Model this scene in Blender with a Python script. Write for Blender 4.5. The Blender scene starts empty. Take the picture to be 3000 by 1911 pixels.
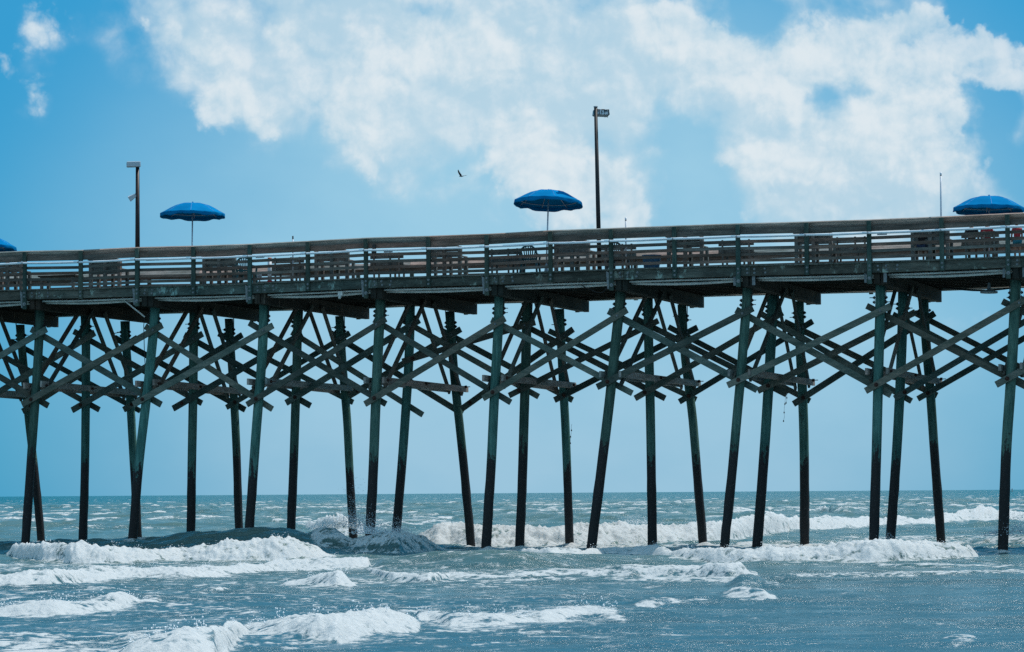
import bpy, bmesh, math, random
import numpy as np
from mathutils import Vector, Matrix, Quaternion

random.seed(7)
RNG = np.random.default_rng(11)
SC = bpy.context.scene
COL = SC.collection
R = math.radians

# ------------------------------------------------------------------ camera
F = 8560.0            # focal length in pixels of the 3000 px wide photograph
CX, CY = 1500.0, 955.5
HCAM = 1.75
PITCH = math.atan((1444.2 - CY) / F)
ROLL = -math.atan(20.4 / 3000)
CAMM = (Matrix.Rotation(R(90) + PITCH, 3, 'X') @ Matrix.Rotation(ROLL, 3, 'Z'))
CAMO = Vector((0, 0, HCAM))
THETA = R(18.8)
Z0 = 85.6
U = Vector((math.cos(THETA), -math.sin(THETA), 0))
NV = Vector((math.sin(THETA), math.cos(THETA), 0))
ORG = Vector((0, Z0, 0))

cam = bpy.data.cameras.new('camera')
cam.sensor_width = 36
cam.lens = 36 * F / 3000
cam.clip_start = 0.5
cam.clip_end = 60000
camo = bpy.data.objects.new('camera', cam)
COL.objects.link(camo)
camo.matrix_world = Matrix.Translation(CAMO) @ CAMM.to_4x4()
SC.camera = camo


def ray(x, y):
    return (CAMM @ Vector(((x - CX) / F, (CY - y) / F, -1))).normalized()


def pp(x, y, d):
    """photo pixel -> (s, z) on the upright plane d metres behind the front of the pier"""
    v = ray(x, y)
    t = ((ORG + NV * d - CAMO).dot(NV)) / v.dot(NV)
    p = CAMO + v * t - ORG
    return p.dot(U), p.z


def pw(x, y, depth):
    v = ray(x, y)
    return CAMO + v * (depth / v.y)


def W(s, d, z):
    return ORG + U * s + NV * d + Vector((0, 0, z))


def zp(k, x, y):
    """coordinates read in an enlarged view -> photo pixels"""
    ox, oy = {5: (0, 850), 6: (700, 850), 7: (1400, 850), 8: (2200, 800)}[k]
    return ox + x / 3.0075, oy + y / 3.0075


# ------------------------------------------------------------------ mesh helpers
class MB:
    def __init__(self):
        self.v = []
        self.f = []

    def box(self, c, sx, sy, sz, rot=None):
        c = Vector(c)
        b = len(self.v)
        for k in range(8):
            p = Vector(((k & 1) - .5, ((k >> 1) & 1) - .5, (k >> 2) - .5))
            p = Vector((p.x * sx, p.y * sy, p.z * sz))
            if rot is not None:
                p = rot @ p
            self.v.append(c + p)
        for q in ((0, 2, 3, 1), (4, 5, 7, 6), (0, 1, 5, 4), (2, 6, 7, 3), (0, 4, 6, 2), (1, 3, 7, 5)):
            self.f.append([b + i for i in q])
        return self

    def beam(self, a, b, w, t, up=(0, 1, 0)):
        """plank from a to b; t is its thickness along 'up', w its width across"""
        a, b = Vector(a), Vector(b)
        x = (b - a).normalized()
        up = Vector(up)
        y = (up - x * up.dot(x)).normalized()
        z = x.cross(y)
        rot = Matrix((x, y, z)).transposed()
        return self.box((a + b) / 2, (b - a).length, t, w, rot)

    def tube(self, pts, rad, n=10, cap=True):
        pts = [Vector(p) for p in pts]
        if not isinstance(rad, (list, tuple)):
            rad = [rad] * len(pts)
        base = len(self.v)
        prev = None
        for i, p in enumerate(pts):
            t = (pts[min(i + 1, len(pts) - 1)] - pts[max(i - 1, 0)]).normalized()
            if prev is None:
                a = Vector((0, 1, 0)) if abs(t.y) < .9 else Vector((1, 0, 0))
            else:
                a = prev
            a = (a - t * a.dot(t)).normalized()
            prev = a
            c = t.cross(a)
            for k in range(n):
                an = 2 * math.pi * k / n
                self.v.append(p + (a * math.cos(an) + c * math.sin(an)) * rad[i])
        for i in range(len(pts) - 1):
            for k in range(n):
                k2 = (k + 1) % n
                self.f.append([base + i * n + k, base + i * n + k2, base + (i + 1) * n + k2, base + (i + 1) * n + k])
        if cap:
            self.f.append([base + k for k in range(n)][::-1])
            self.f.append([base + (len(pts) - 1) * n + k for k in range(n)])
        return self

    def lathe(self, prof, c=(0, 0, 0), n=16):
        c = Vector(c)
        base = len(self.v)
        for r, z in prof:
            for k in range(n):
                an = 2 * math.pi * k / n
                self.v.append(c + Vector((r * math.cos(an), r * math.sin(an), z)))
        for i in range(len(prof) - 1):
            for k in range(n):
                k2 = (k + 1) % n
                self.f.append([base + i * n + k, base + i * n + k2, base + (i + 1) * n + k2, base + (i + 1) * n + k])
        return self

    def poly(self, pts, thick):
        """outline in the local xz plane extruded along y"""
        b = len(self.v)
        n = len(pts)
        for x, z in pts:
            self.v.append(Vector((x, -thick / 2, z)))
        for x, z in pts:
            self.v.append(Vector((x, thick / 2, z)))
        self.f.append([b + i for i in range(n)])
        self.f.append([b + n + i for i in range(n)][::-1])
        for i in range(n):
            j = (i + 1) % n
            self.f.append([b + j, b + i, b + n + i, b + n + j])
        return self

    def build(self, name, mat, parent=None, smooth=False, bevel=0):
        me = bpy.data.meshes.new(name)
        me.from_pydata([tuple(v) for v in self.v], [], self.f)
        me.validate()
        bm = bmesh.new()
        bm.from_mesh(me)
        bmesh.ops.recalc_face_normals(bm, faces=bm.faces)
        if bevel:
            bmesh.ops.bevel(bm, geom=list(bm.edges), offset=bevel, segments=1, affect='EDGES', clamp_overlap=True)
        bm.to_mesh(me)
        bm.free()
        if smooth:
            for p in me.polygons:
                p.use_smooth = True
        me.materials.append(mat)
        o = bpy.data.objects.new(name, me)
        COL.objects.link(o)
        if parent is not None:
            o.parent = parent
        return o


def tag(o, label=None, cat=None, group=None, kind=None):
    if label:
        o['label'] = label
    if cat:
        o['category'] = cat
    if group:
        o['group'] = group
    if kind:
        o['kind'] = kind
    return o


def empty(name, loc=(0, 0, 0), rz=0, parent=None):
    o = bpy.data.objects.new(name, None)
    o.empty_display_size = .2
    COL.objects.link(o)
    o.location = loc
    o.rotation_euler = (0, 0, rz)
    if parent is not None:
        o.parent = parent
    return o


def copy_tree(o, parent=None):
    c = o.copy()
    COL.objects.link(c)
    if parent is not None:
        c.parent = parent
        c.matrix_parent_inverse = o.matrix_parent_inverse.copy()
    for ch in [k for k in bpy.data.objects if k.parent == o]:
        copy_tree(ch, c)
    return c


# ------------------------------------------------------------------ materials
class NT:
    def __init__(self, tree):
        self.t = tree
        self.n = tree.nodes
        self.n.clear()

    def new(self, typ, **kw):
        n = self.n.new(typ)
        for k, v in kw.items():
            setattr(n, k, v)
        return n

    def lk(self, a, b):
        self.t.links.new(a, b)

    def put(self, sock, v):
        if hasattr(v, 'is_output') or isinstance(v, bpy.types.NodeSocket):
            self.lk(v, sock)
        else:
            sock.default_value = v

    def math(self, op, a, b=0.0, c=0.0, clamp=False):
        n = self.new('ShaderNodeMath', operation=op)
        n.use_clamp = clamp
        self.put(n.inputs[0], a)
        self.put(n.inputs[1], b)
        self.put(n.inputs[2], c)
        return n.outputs[0]

    def mix(self, fac, a, b, blend='MIX'):
        n = self.new('ShaderNodeMix', data_type='RGBA', blend_type=blend)
        n.clamp_factor = True
        self.put(n.inputs[0], fac)
        self.put(n.inputs[6], (*a, 1) if isinstance(a, tuple) and len(a) == 3 else a)
        self.put(n.inputs[7], (*b, 1) if isinstance(b, tuple) and len(b) == 3 else b)
        return n.outputs[2]

    def step(self, v, lo, hi):
        n = self.new('ShaderNodeMapRange', interpolation_type='SMOOTHSTEP')
        self.put(n.inputs[0], v)
        n.inputs[1].default_value = lo
        n.inputs[2].default_value = hi
        n.inputs[3].default_value = 0
        n.inputs[4].default_value = 1
        return n.outputs[0]

    dims = '3D'

    def noise(self, vec, scale=1.0, detail=4.0, rough=.55, out=0, dist=0.0):
        n = self.new('ShaderNodeTexNoise', noise_dimensions=self.dims)
        if vec is not None:
            self.lk(vec, n.inputs['Vector'])
        n.inputs['Scale'].default_value = scale
        n.inputs['Detail'].default_value = detail
        n.inputs['Roughness'].default_value = rough
        n.inputs['Distortion'].default_value = dist
        return n.outputs[out]

    def mapping(self, vec, scale=(1, 1, 1), loc=(0, 0, 0), rot=(0, 0, 0), typ='POINT'):
        n = self.new('ShaderNodeMapping', vector_type=typ)
        self.lk(vec, n.inputs['Vector'])
        n.inputs['Location'].default_value = loc
        n.inputs['Rotation'].default_value = rot
        n.inputs['Scale'].default_value = scale
        return n.outputs[0]


def newmat(name):
    m = bpy.data.materials.new(name)
    m.use_nodes = True
    t = NT(m.node_tree)
    out = t.new('ShaderNodeOutputMaterial')
    p = t.new('ShaderNodeBsdfPrincipled')
    t.lk(p.outputs[0], out.inputs[0])
    return m, t, p


def wood(name, c1, c2, stretch=(1, 1, 1), scale=3.0, rough=.85, var=.35, patch=None, patch_lo=.56, patch_scale=2.2, tide=False, streak=None):
    m, t, p = newmat(name)
    tc = t.new('ShaderNodeTexCoord').outputs['Object']
    oi = t.new('ShaderNodeObjectInfo')
    off = t.new('ShaderNodeVectorMath', operation='ADD')
    t.lk(tc, off.inputs[0])
    cmb = t.new('ShaderNodeCombineXYZ')
    for i in range(3):
        t.lk(t.math('MULTIPLY', oi.outputs['Random'], 13.7 + 9 * i), cmb.inputs[i])
    t.lk(cmb.outputs[0], off.inputs[1])
    v = off.outputs[0]
    vm = t.mapping(v, stretch)
    n1 = t.noise(vm, scale, 6, .65)
    n2 = t.noise(vm, scale * 7, 4, .6)
    n3 = t.noise(v, .9, 3, .5)
    fac = t.step(t.math('ADD', t.math('MULTIPLY', n1, .6), t.math('MULTIPLY', n2, .4)), .36, .64)
    col = t.mix(fac, c1, c2)
    col = t.mix(t.step(n3, .35, .7), col, t.mix(1.0, col, (.62, .72, .72), 'MULTIPLY'))
    if patch:
        pn = t.noise(t.mapping(v, (1, 1, .6)), patch_scale, 8, .72)
        col = t.mix(t.math('MULTIPLY', t.step(pn, patch_lo, patch_lo + .09), .75), col, patch)
    if streak:
        sn = t.noise(t.mapping(v, (9, 9, .7)), 1.5, 5, .6)
        col = t.mix(t.math('MULTIPLY', t.step(sn, .6, .72), .8), col, streak)
    br = t.math('ADD', t.math('MULTIPLY', oi.outputs['Random'], var * 2), 1 - var)
    brc = t.new('ShaderNodeCombineColor')
    for i in range(3):
        t.lk(br, brc.inputs[i])
    col = t.mix(1.0, col, brc.outputs[0], 'MULTIPLY')
    wn = t.new('ShaderNodeTexWhiteNoise', noise_dimensions='1D')
    t.lk(t.math('MULTIPLY', oi.outputs['Random'], 91.7), wn.inputs['W'])
    col = t.mix(1.0, col, t.mix(wn.outputs['Value'], (.84, 1.04, 1.06), (1.22, .98, .88)), 'MULTIPLY')
    p.inputs['Roughness'].default_value = rough
    if tide:
        sep = t.new('ShaderNodeSeparateXYZ')
        t.lk(tc, sep.inputs[0])
        tn = t.noise(t.mapping(v, (6, 6, .8)), 1.3, 5, .65)
        zz = t.math('ADD', sep.outputs[2], t.math('MULTIPLY', t.math('SUBTRACT', tn, .5), -2.6))
        zz = t.math('ADD', zz, t.math('MULTIPLY', t.math('SUBTRACT', oi.outputs['Random'], .5), .8))
        wet = t.math('SUBTRACT', 1.0, t.step(t.math('ADD', zz, t.math('MULTIPLY', t.math('SUBTRACT', t.noise(v, 9, 4, .65), .5), 1.3)), 2.8, 3.08))
        spk = t.noise(v, 22, 4, .7)
        dark = t.mix(t.step(spk, .54, .72), (.020, .018, .018), (.075, .072, .066))
        col = t.mix(wet, col, dark)
        t.lk(t.math('SUBTRACT', rough, t.math('MULTIPLY', wet, .25)), p.inputs['Roughness'])
    t.lk(col, p.inputs['Base Color'])
    p.inputs['Specular IOR Level'].default_value = .25
    b = t.new('ShaderNodeBump')
    b.inputs['Strength'].default_value = .5
    b.inputs['Distance'].default_value = .02
    t.lk(t.math('ADD', n1, t.math('MULTIPLY', n2, .6)), b.inputs['Height'])
    t.lk(b.outputs[0], p.inputs['Normal'])
    return m


def plain(name, c, rough=.5, metal=0.0, var=.15, scale=8.0, spec=.4):
    m, t, p = newmat(name)
    tc = t.new('ShaderNodeTexCoord').outputs['Object']
    n = t.noise(tc, scale, 5, .6)
    lo = tuple(x * (1 - var) for x in c)
    hi = tuple(min(1, x * (1 + var)) for x in c)
    t.lk(t.mix(t.step(n, .35, .65), lo, hi), p.inputs['Base Color'])
    p.inputs['Roughness'].default_value = rough
    p.inputs['Metallic'].default_value = metal
    p.inputs['Specular IOR Level'].default_value = spec
    return m


M = {}
M['pile'] = wood('piling_wood', (.034, .096, .084), (.105, .215, .186), (5, 5, .5), 2.4, .8, .28, tide=True, streak=(.03, .035, .03))
M['brace'] = wood('brace_wood', (.060, .088, .076), (.165, .172, .150), (.6, 3, 3), 2.5, .85, .38)
M['knee'] = wood('knee_wood', (.062, .060, .052), (.150, .138, .118), (4, 2, .7), 2.5, .85, .35)
M['tie'] = wood('tie_wood', (.20, .17, .16), (.40, .36, .34), (3, .6, 3), 2.5, .85, .15)
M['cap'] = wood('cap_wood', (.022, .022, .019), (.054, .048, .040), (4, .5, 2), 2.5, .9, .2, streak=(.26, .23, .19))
M['rim'] = wood('rim_wood', (.045, .048, .042), (.130, .138, .120), (.5, 3, 3), 2.0, .85, .25, patch=(.32, .42, .38), patch_lo=.55, patch_scale=2.6)
M['post'] = wood('post_wood', (.036, .058, .050), (.085, .118, .102), (4, 4, .6), 2.5, .85, .25)
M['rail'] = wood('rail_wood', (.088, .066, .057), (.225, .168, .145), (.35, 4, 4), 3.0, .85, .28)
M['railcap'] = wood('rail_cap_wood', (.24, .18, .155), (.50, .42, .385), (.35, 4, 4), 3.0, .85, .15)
M['deck'] = wood('deck_wood', (.10, .085, .07), (.22, .19, .165), (3, .5, 3), 3.0, .9, .05)
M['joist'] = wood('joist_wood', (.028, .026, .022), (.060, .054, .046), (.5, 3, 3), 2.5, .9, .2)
M['bench'] = wood('bench_wood', (.095, .084, .078), (.235, .208, .195), (2, 2, 2), 3.5, .85, .22)
M['pvc'] = plain('white_pipe', (.72, .78, .82), .35, 0, .06, 3)
M['conduit'] = plain('grey_conduit', (.66, .66, .63), .5, 0, .15, 3)
M['steel'] = plain('galvanised_steel', (.20, .215, .22), .55, .4, .25, 20)
M['iron'] = plain('dark_iron', (.035, .034, .034), .7, .3, .4, 20)
M['rust'] = plain('rusty_iron', (.055, .022, .015), .85, .1, .6, 25)
M['lampbrown'] = plain('bronze_paint', (.020, .012, .012), .5, .2, .3, 5)
M['grey'] = plain('weathered_grey_box', (.30, .34, .37), .6, 0, .2, 12)
M['cable'] = plain('black_cable', (.015, .015, .016), .6)
M['chair'] = plain('teal_plastic', (.010, .075, .085), .4, 0, .1)
M['chairdark'] = plain('dark_plastic', (.010, .022, .026), .4, 0, .1)
M['tub'] = plain('blue_plastic', (.02, .10, .19), .4, 0, .12)
M['orange'] = plain('orange_band', (.42, .10, .045), .6, 0, .2)
M['whiteposts'] = plain('white_tube', (.66, .70, .74), .5, 0, .12)
M['sign'] = plain('sign_face', (.62, .68, .74), .5, 0, .08)
M['ink'] = plain('dark_lettering', (.02, .05, .09), .6)
M['bird'] = plain('dark_plumage', (.012, .012, .016), .7, 0, .4, 30)
M['black'] = plain('black_cloth', (.012, .013, .016), .9, 0, .3)
M['red'] = plain('red_cloth', (.38, .035, .045), .9, 0, .2)
M['tealcloth'] = plain('teal_cloth', (.015, .16, .22), .9, 0, .2)
M['navy'] = plain('navy_cloth', (.02, .035, .075), .9, 0, .2)
M['skin'] = plain('skin', (.30, .15, .095), .6, 0, .1)
M['hair'] = plain('dark_hair', (.014, .010, .009), .6, 0, .3, 40)
M['alu'] = plain('pale_aluminium', (.50, .54, .60), .4, .3, .1)


def canopy_mat():
    m, t, p = newmat('blue_canvas')
    tc = t.new('ShaderNodeTexCoord').outputs['Object']
    n = t.noise(tc, 60, 3, .6)
    n2 = t.noise(tc, 2.0, 3, .6)
    c = t.mix(t.step(n2, .3, .7), (.0012, .145, .345), (.0015, .19, .43))
    c = t.mix(t.math('MULTIPLY', n, .25), c, (.004, .22, .5))
    t.lk(c, p.inputs['Base Color'])
    p.inputs['Roughness'].default_value = 1.0
    p.inputs['Specular IOR Level'].default_value = .02
    tr = t.new('ShaderNodeBsdfTranslucent')
    t.lk(c, tr.inputs[0])
    mx = t.new('ShaderNodeMixShader')
    mx.inputs[0].default_value = .03
    t.lk(p.outputs[0], mx.inputs[1])
    t.lk(tr.outputs[0], mx.inputs[2])
    out = [q for q in t.n if q.type == 'OUTPUT_MATERIAL'][0]
    t.lk(mx.outputs[0], out.inputs[0])
    return m


M['canopy'] = canopy_mat()


def lamp_mat(name, base, peel, lo):
    m, t, p = newmat(name)
    tc = t.new('ShaderNodeTexCoord').outputs['Object']
    n = t.noise(t.mapping(tc, (16, 16, 4)), 1.0, 5, .65)
    t.lk(t.mix(t.step(n, lo, lo + .05), base, peel), p.inputs['Base Color'])
    p.inputs['Roughness'].default_value = .55
    return m


M['lampwhite'] = lamp_mat('worn_white_paint', (.46, .50, .54), (.05, .055, .07), .64)
M['lamppeel'] = lamp_mat('peeling_white_paint', (.58, .62, .66), (.012, .013, .015), .47)

# ------------------------------------------------------------------ the pier
pier = empty('fishing_pier', ORG, -THETA)
tag(pier, 'weathered wooden fishing pier on tall cross-braced pilings in the surf', 'pier')

DN, DM, DF = 0.9, 4.0, 7.4       # rows of pilings behind the front face
DEND = 8.7
POSTPX = [(74, 735, 1), (238, 732, 0), (403, 724, 1), (568, 720, 0), (733, 714, 1), (903, 705.5, 0), (1073, 696, 1),
          (1256, 691, 0), (1426.5, 685, 1), (1613, 674.6, 0), (1790.7, 668, 1), (1976, 661, 0), (2162, 654.3, 1),
          (2363, 649, 0), (2546, 643, 1), (2758.6, 634, 0), (2951.5, 624.8, 1)]
POSTS = []
for x, y, L in POSTPX:
    s, z = pp(x, y, 0)
    POSTS.append((s, z, L))
HS = (POSTS[-1][0] - POSTS[0][0]) / (len(POSTS) - 1)
pre, post_ = [], []
for i in range(1, 8):
    pre.append((POSTS[0][0] - HS * i, POSTS[0][1] - .01 * i, (i + 1) % 2))
    post_.append((POSTS[-1][0] + HS * i, POSTS[-1][1] + .01 * i, (i + 1) % 2))
POSTS = pre[::-1] + POSTS + post_
PS = np.array([p[0] for p in POSTS])
PZ = np.array([p[1] for p in POSTS])
RAILH = 1.20


def deckz(s):
    return float(np.interp(s, PS, PZ)) - RAILH


BENT_S = [p[0] for p in POSTS if p[2] == 1]     # long posts stand at the bents

# ---- pilings, traced row by row
near = {
    -1: None,
    0: [(5, 355, 200), (5, 335, 600), (5, 310, 1000), (5, 285, 1340), (5, 272, 1534), (-1, 75, 1588)],
    1: [(5, 1368, 200), (5, 1340, 500), (5, 1310, 800), (5, 1287, 1000), (5, 1246, 1330), (5, 1222, 1534), (-1, 389, 1576)],
    2: [(5, 2325, 200), (5, 2310, 600), (5, 2285, 900), (5, 2260, 1200), (5, 2237, 1534), (-1, 729, 1580)],
    3: [(6, 1248, 150), (6, 1225, 500), (6, 1220, 700), (6, 1205, 1000), (6, 1188, 1534), (-1, 1084, 1568)],
    4: [(7, 188, 150), (7, 172, 500), (7, 160, 700), (7, 145, 950), (7, 120, 1534), (-1, 1424, 1604)],
    5: [(7, 1255, 100), (7, 1215, 450), (7, 1180, 800), (7, 1150, 1100), (7, 1120, 1300), (7, 1095, 1534), (-1, 1732, 1606)],
    6: [(7, 2370, 100), (7, 2340, 450), (7, 2315, 800), (7, 2275, 1200), (7, 2250, 1534), (-1, 2122, 1603)],
    7: [(8, 1142, 150), (8, 1133, 500), (8, 1122, 900), (8, 1115, 1200), (8, 1108, 1534), (-1, 2560, 1591)],
    8: [(8, 2335, 150), (8, 2310, 600), (8, 2290, 1000), (8, 2265, 1300), (8, 2248, 1534), (-1, 2939, 1588)],
}
middle = {
    0: [(5, 757, 300), (5, 757, 900), (5, 752, 1200), (5, 750, 1534), (-1, 243, 1582)],
    1: [(5, 1708, 300), (5, 1703, 900), (5, 1697, 1200), (5, 1690, 1534), (-1, 559, 1564)],
    2: [(6, 517, 250), (6, 512, 600), (6, 505, 800), (6, 495, 1100), (6, 482, 1534), (-1, 852, 1563)],
    3: [(6, 1510, 200), (6, 1500, 600), (6, 1480, 900), (6, 1460, 1200), (6, 1437, 1534), (-1, 1161, 1560)],
    4: [(7, 432, 250), (7, 425, 600), (7, 418, 800), (7, 405, 1200), (7, 397, 1534), (-1, 1522, 1604)],
    5: [(7, 1502, 250), (7, 1505, 500), (7, 1515, 800), (7, 1522, 1100), (7, 1528, 1534), (-1, 1911, 1597)],
    6: [(8, 190, 250), (8, 180, 600), (8, 165, 850), (8, 150, 1100), (8, 122, 1534), (-1, 2218, 1603)],
    7: [(8, 1342, 200), (8, 1335, 500), (8, 1320, 900), (8, 1305, 1200), (8, 1287, 1534), (-1, 2608, 1589)],
}
far = {
    -1: [(5, 175, 300), (5, 200, 600), (5, 223, 800), (5, 243, 1050), (5, 262, 1250), (5, 300, 1534), (-1, 121, 1585)],
    0: [(5, 1095, 300), (5, 1122, 600), (5, 1143, 900), (5, 1158, 1100), (5, 1166, 1330), (5, 1180, 1534), (-1, 404, 1576)],
    1: [(5, 2015, 300), (5, 2040, 600), (5, 2057, 900), (5, 2075, 1200), (5, 2088, 1534), (-1, 700, 1554)],
    2: [(6, 885, 280), (6, 905, 500), (6, 920, 800), (6, 945, 1000), (6, 962, 1300), (6, 970, 1534), (-1, 1032, 1522)],
    3: [(6, 1862, 250), (6, 1885, 600), (6, 1905, 850), (6, 1925, 1000), (6, 1950, 1250), (6, 1980, 1534), (-1, 1380, 1597)],
    4: [(7, 724, 250), (7, 738, 500), (7, 745, 750), (7, 762, 1000), (7, 778, 1350), (7, 784, 1534), (-1, 1669, 1603)],
    5: [(7, 1800, 220), (7, 1815, 500), (7, 1840, 750), (7, 1875, 950), (7, 1905, 1250), (7, 1925, 1534), (-1, 2060, 1592)],
    6: [(8, 425, 300), (8, 430, 600), (8, 445, 850), (8, 458, 1100), (8, 470, 1534), (-1, 2357, 1597)],
    7: [(8, 1525, 300), (8, 1540, 600), (8, 1570, 900), (8, 1590, 1150), (8, 1612, 1534), (-1, 2757, 1585)],
}
BENT = {}       # bent index -> s of its cap
longs = [pp(x, y, 0)[0] for x, y, L in POSTPX if L]
for i, s in enumerate(longs):
    BENT[i] = s
sp = (longs[-1] - longs[0]) / (len(longs) - 1)
for i in (-3, -2, -1):
    BENT[i] = longs[0] + sp * i
for i in (9, 10, 11):
    BENT[i] = longs[-1] + sp * (i - 8)

PILE = {}       # (row, bent) -> list of (s, z) from the top down


def trace(lst, d):
    out = []
    for k, x, y in lst:
        q = (x, y) if k == -1 else zp(k, x, y)
        out.append(pp(q[0], q[1], d))
    return out


for row, dct, d in (('near', near, DN), ('middle', middle, DM), ('far', far, DF)):
    for b, lst in dct.items():
        if lst:
            PILE[(row, b)] = trace(lst, d)
offs = {}
for row in ('near', 'middle', 'far'):
    offs[row] = np.mean([PILE[(row, b)][0][0] - BENT[b] for b in range(0, 7)])
for b in BENT:
    for row, lean in (('near', -.5), ('middle', -.1), ('far', .5)):
        if (row, b) not in PILE:
            s0 = BENT[b] + offs[row] + (.45 if (row, b) == ('middle', 8) else 0)
            lean2 = lean + random.uniform(-.3, .3)
            PILE[(row, b)] = [(s0, deckz(s0) - .7), (s0 + lean2 * .45, 4), (s0 + lean2, 0)]


def pile_s(row, b, z):
    pts = sorted(PILE[(row, b)], key=lambda q: q[1])
    return float(np.interp(z, [q[1] for q in pts], [q[0] for q in pts]))


ROWD = {'near': DN, 'middle': DM, 'far': DF}
for (row, b), pts in PILE.items():
    d = ROWD[row]
    top = deckz(pts[0][0]) - .60
    pts = sorted(pts, key=lambda q: -q[1])
    s_top = pts[0][0] + (pts[0][0] - pts[1][0]) / max(.2, pts[0][1] - pts[1][1]) * (top - pts[0][1])
    line = [(s_top, top)] + [q for q in pts if q[1] < top - .15]
    a, c = line[-2], line[-1]
    line.append((c[0] + (c[0] - a[0]) / max(.3, a[1] - c[1]) * (c[1] + 1.5), -1.5))
    zs = np.linspace(top, -1.5, 26)
    ls = np.array([q[1] for q in line])[::-1]
    lx = np.array([q[0] for q in line])[::-1]
    ss = np.interp(zs, ls, lx)
    ss = np.convolve(np.pad(ss, 2, mode='edge'), np.ones(5) / 5, 'valid')
    mb = MB()
    n = 18
    base = []
    r0 = random.uniform(.138, .152)
    ph = random.uniform(0, 9)
    for i, z in enumerate(zs):
        r = r0 - .010 * (i / 25)
        for k in range(n):
            an = 2 * math.pi * k / n
            rr = r * (1 + .03 * math.sin(2 * an + ph) + .02 * math.sin(an * 3 + ph + z * .5))
            if z < 1.9:
                rr += random.uniform(-.006, .014)
            mb.v.append(Vector((ss[i] + rr * math.cos(an), d + rr * math.sin(an), z)))
    for i in range(len(zs) - 1):
        for k in range(n):
            k2 = (k + 1) % n
            mb.f.append([i * n + k, i * n + k2, (i + 1) * n + k2, (i + 1) * n + k])
    mb.f.append(list(range(n)))
    po = mb.build('piling', M['pile'], pier, smooth=True)
    # two threaded rods with nuts through the head of the piling, and a steel strap to the cap
    if -2 <= b <= 9:
        for q in range(2):
            z = top - .36 - .13 * q
            sx = float(np.interp(z, zs[::-1], ss[::-1]))
            lo, hi = random.choice(((.16, .05), (.05, .14), (.10, .06), (.06, .05)))
            m2 = MB()
            m2.tube([(sx - r0 - lo, d, z), (sx + r0 + hi, d, z)], .013, 6)
            for sg in (-1, 1):
                c = sx + sg * (r0 + .012)
                m2.tube([(c, d, z), (c + sg * .022, d, z)], .052, 8)
                m2.tube([(c + sg * .022, d, z), (c + sg * .052, d, z)], .03, 6)
            m2.build('bolt', M['iron'], po)
        sg = random.choice((-1, 1))
        z1 = top - .55
        m2 = MB()
        m2.beam((float(np.interp(top, zs[::-1], ss[::-1])) + sg * (r0 + .035), d, top + .12),
                (float(np.interp(z1, zs[::-1], ss[::-1])) + sg * (r0 + .004), d, z1), .055, .012, (1, 0, 0))
        m2.build('strap', M['iron'], po)

# ---- cross braces between the bents, traced per row
CB = [
    # near row: '/' in front of the pilings
    ('near', '/', 5, -800, 1040, 410, 345), ('near', '/', 5, 195, 1010, 1430, 310), ('near', '/', 5, 1175, 1010, 2405, 312),
    ('near', '/', 6, 70, 1010, 1295, 255), ('near', '/', 6, 1110, 1005, 2345, 250), ('near', '/', 7, 45, 955, 1315, 175),
    ('near', '/', 7, 1050, 855, 2425, 160), ('near', '/', 8, -206, 990, 1235, 290), ('near', '/', 8, 1010, 1040, 2460, 210),
    ('near', '/', 8, 2160, 985, 3700, 150),
    ('near', '\\', 5, -800, 290, 425, 1020), ('near', '\\', 5, 275, 345, 1420, 1010), ('near', '\\', 5, 1280, 320, 2400, 1050),
    ('near', '\\', 6, 90, 290, 1295, 1005), ('near', '\\', 6, 1190, 262, 2395, 990), ('near', '\\', 7, 120, 262, 1360, 910),
    ('near', '\\', 7, 1150, 185, 2460, 880), ('near', '\\', 8, -131, 325, 1235, 1075), ('near', '\\', 8, 1020, 290, 2440, 1010),
    ('near', '\\', 8, 2215, 250, 3650, 960),
    ('middle', '/', 5, -400, 1140, 835, 378), ('middle', '/', 5, 635, 1060, 1785, 385), ('middle', '/', 5, 1525, 1045, 2661, 385),
    ('middle', '/', 6, 415, 995, 1590, 265), ('middle', '/', 6, 1440, 630, 2610, 285), ('middle', '/', 7, 275, 930, 1590, 270),
    ('middle', '/', 7, 1385, 955, 2686, 200), ('middle', '/', 8, 60, 1040, 1450, 345), ('middle', '/', 8, 1265, 1105, 2700, 260),
    ('middle', '\\', 5, -250, 430, 875, 1055), ('middle', '\\', 5, 650, 365, 1778, 998), ('middle', '\\', 5, 1625, 395, 2736, 1020),
    ('middle', '\\', 6, 465, 372, 1620, 1100), ('middle', '\\', 6, 1435, 262, 2640, 940), ('middle', '\\', 7, 365, 290, 1650, 955),
    ('middle', '\\', 7, 1405, 260, 2720, 921), ('middle', '\\', 8, 90, 360, 1415, 1130), ('middle', '\\', 8, 1250, 365, 2700, 1130),
    ('far', '/', 5, 200, 1070, 1210, 420), ('far', '/', 5, 1090, 1055, 2135, 395), ('far', '/', 5, 1995, 1035, 3082, 380),
    ('far', '/', 6, 970, 935, 1955, 345), ('far', '/', 6, 1960, 1050, 2945, 345), ('far', '/', 7, 675, 970, 1935, 330),
    ('far', '/', 7, 1775, 985, 2951, 275), ('far', '/', 8, 375, 1155, 1620, 355), ('far', '/', 8, 1470, 1110, 2750, 380),
    ('far', '\\', 5, 95, 450, 1235, 1065), ('far', '\\', 5, 1010, 420, 2160, 1055), ('far', '\\', 5, 1925, 385, 3111, 990),
    ('far', '\\', 6, 810, 380, 1970, 1090), ('far', '\\', 6, 1790, 360, 2940, 970), ('far', '\\', 7, 625, 360, 1925, 965),
    ('far', '\\', 7, 1680, 325, 2926, 978), ('far', '\\', 8, 295, 430, 1640, 1080), ('far', '\\', 8, 1440, 350, 2800, 1050),
]
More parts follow.
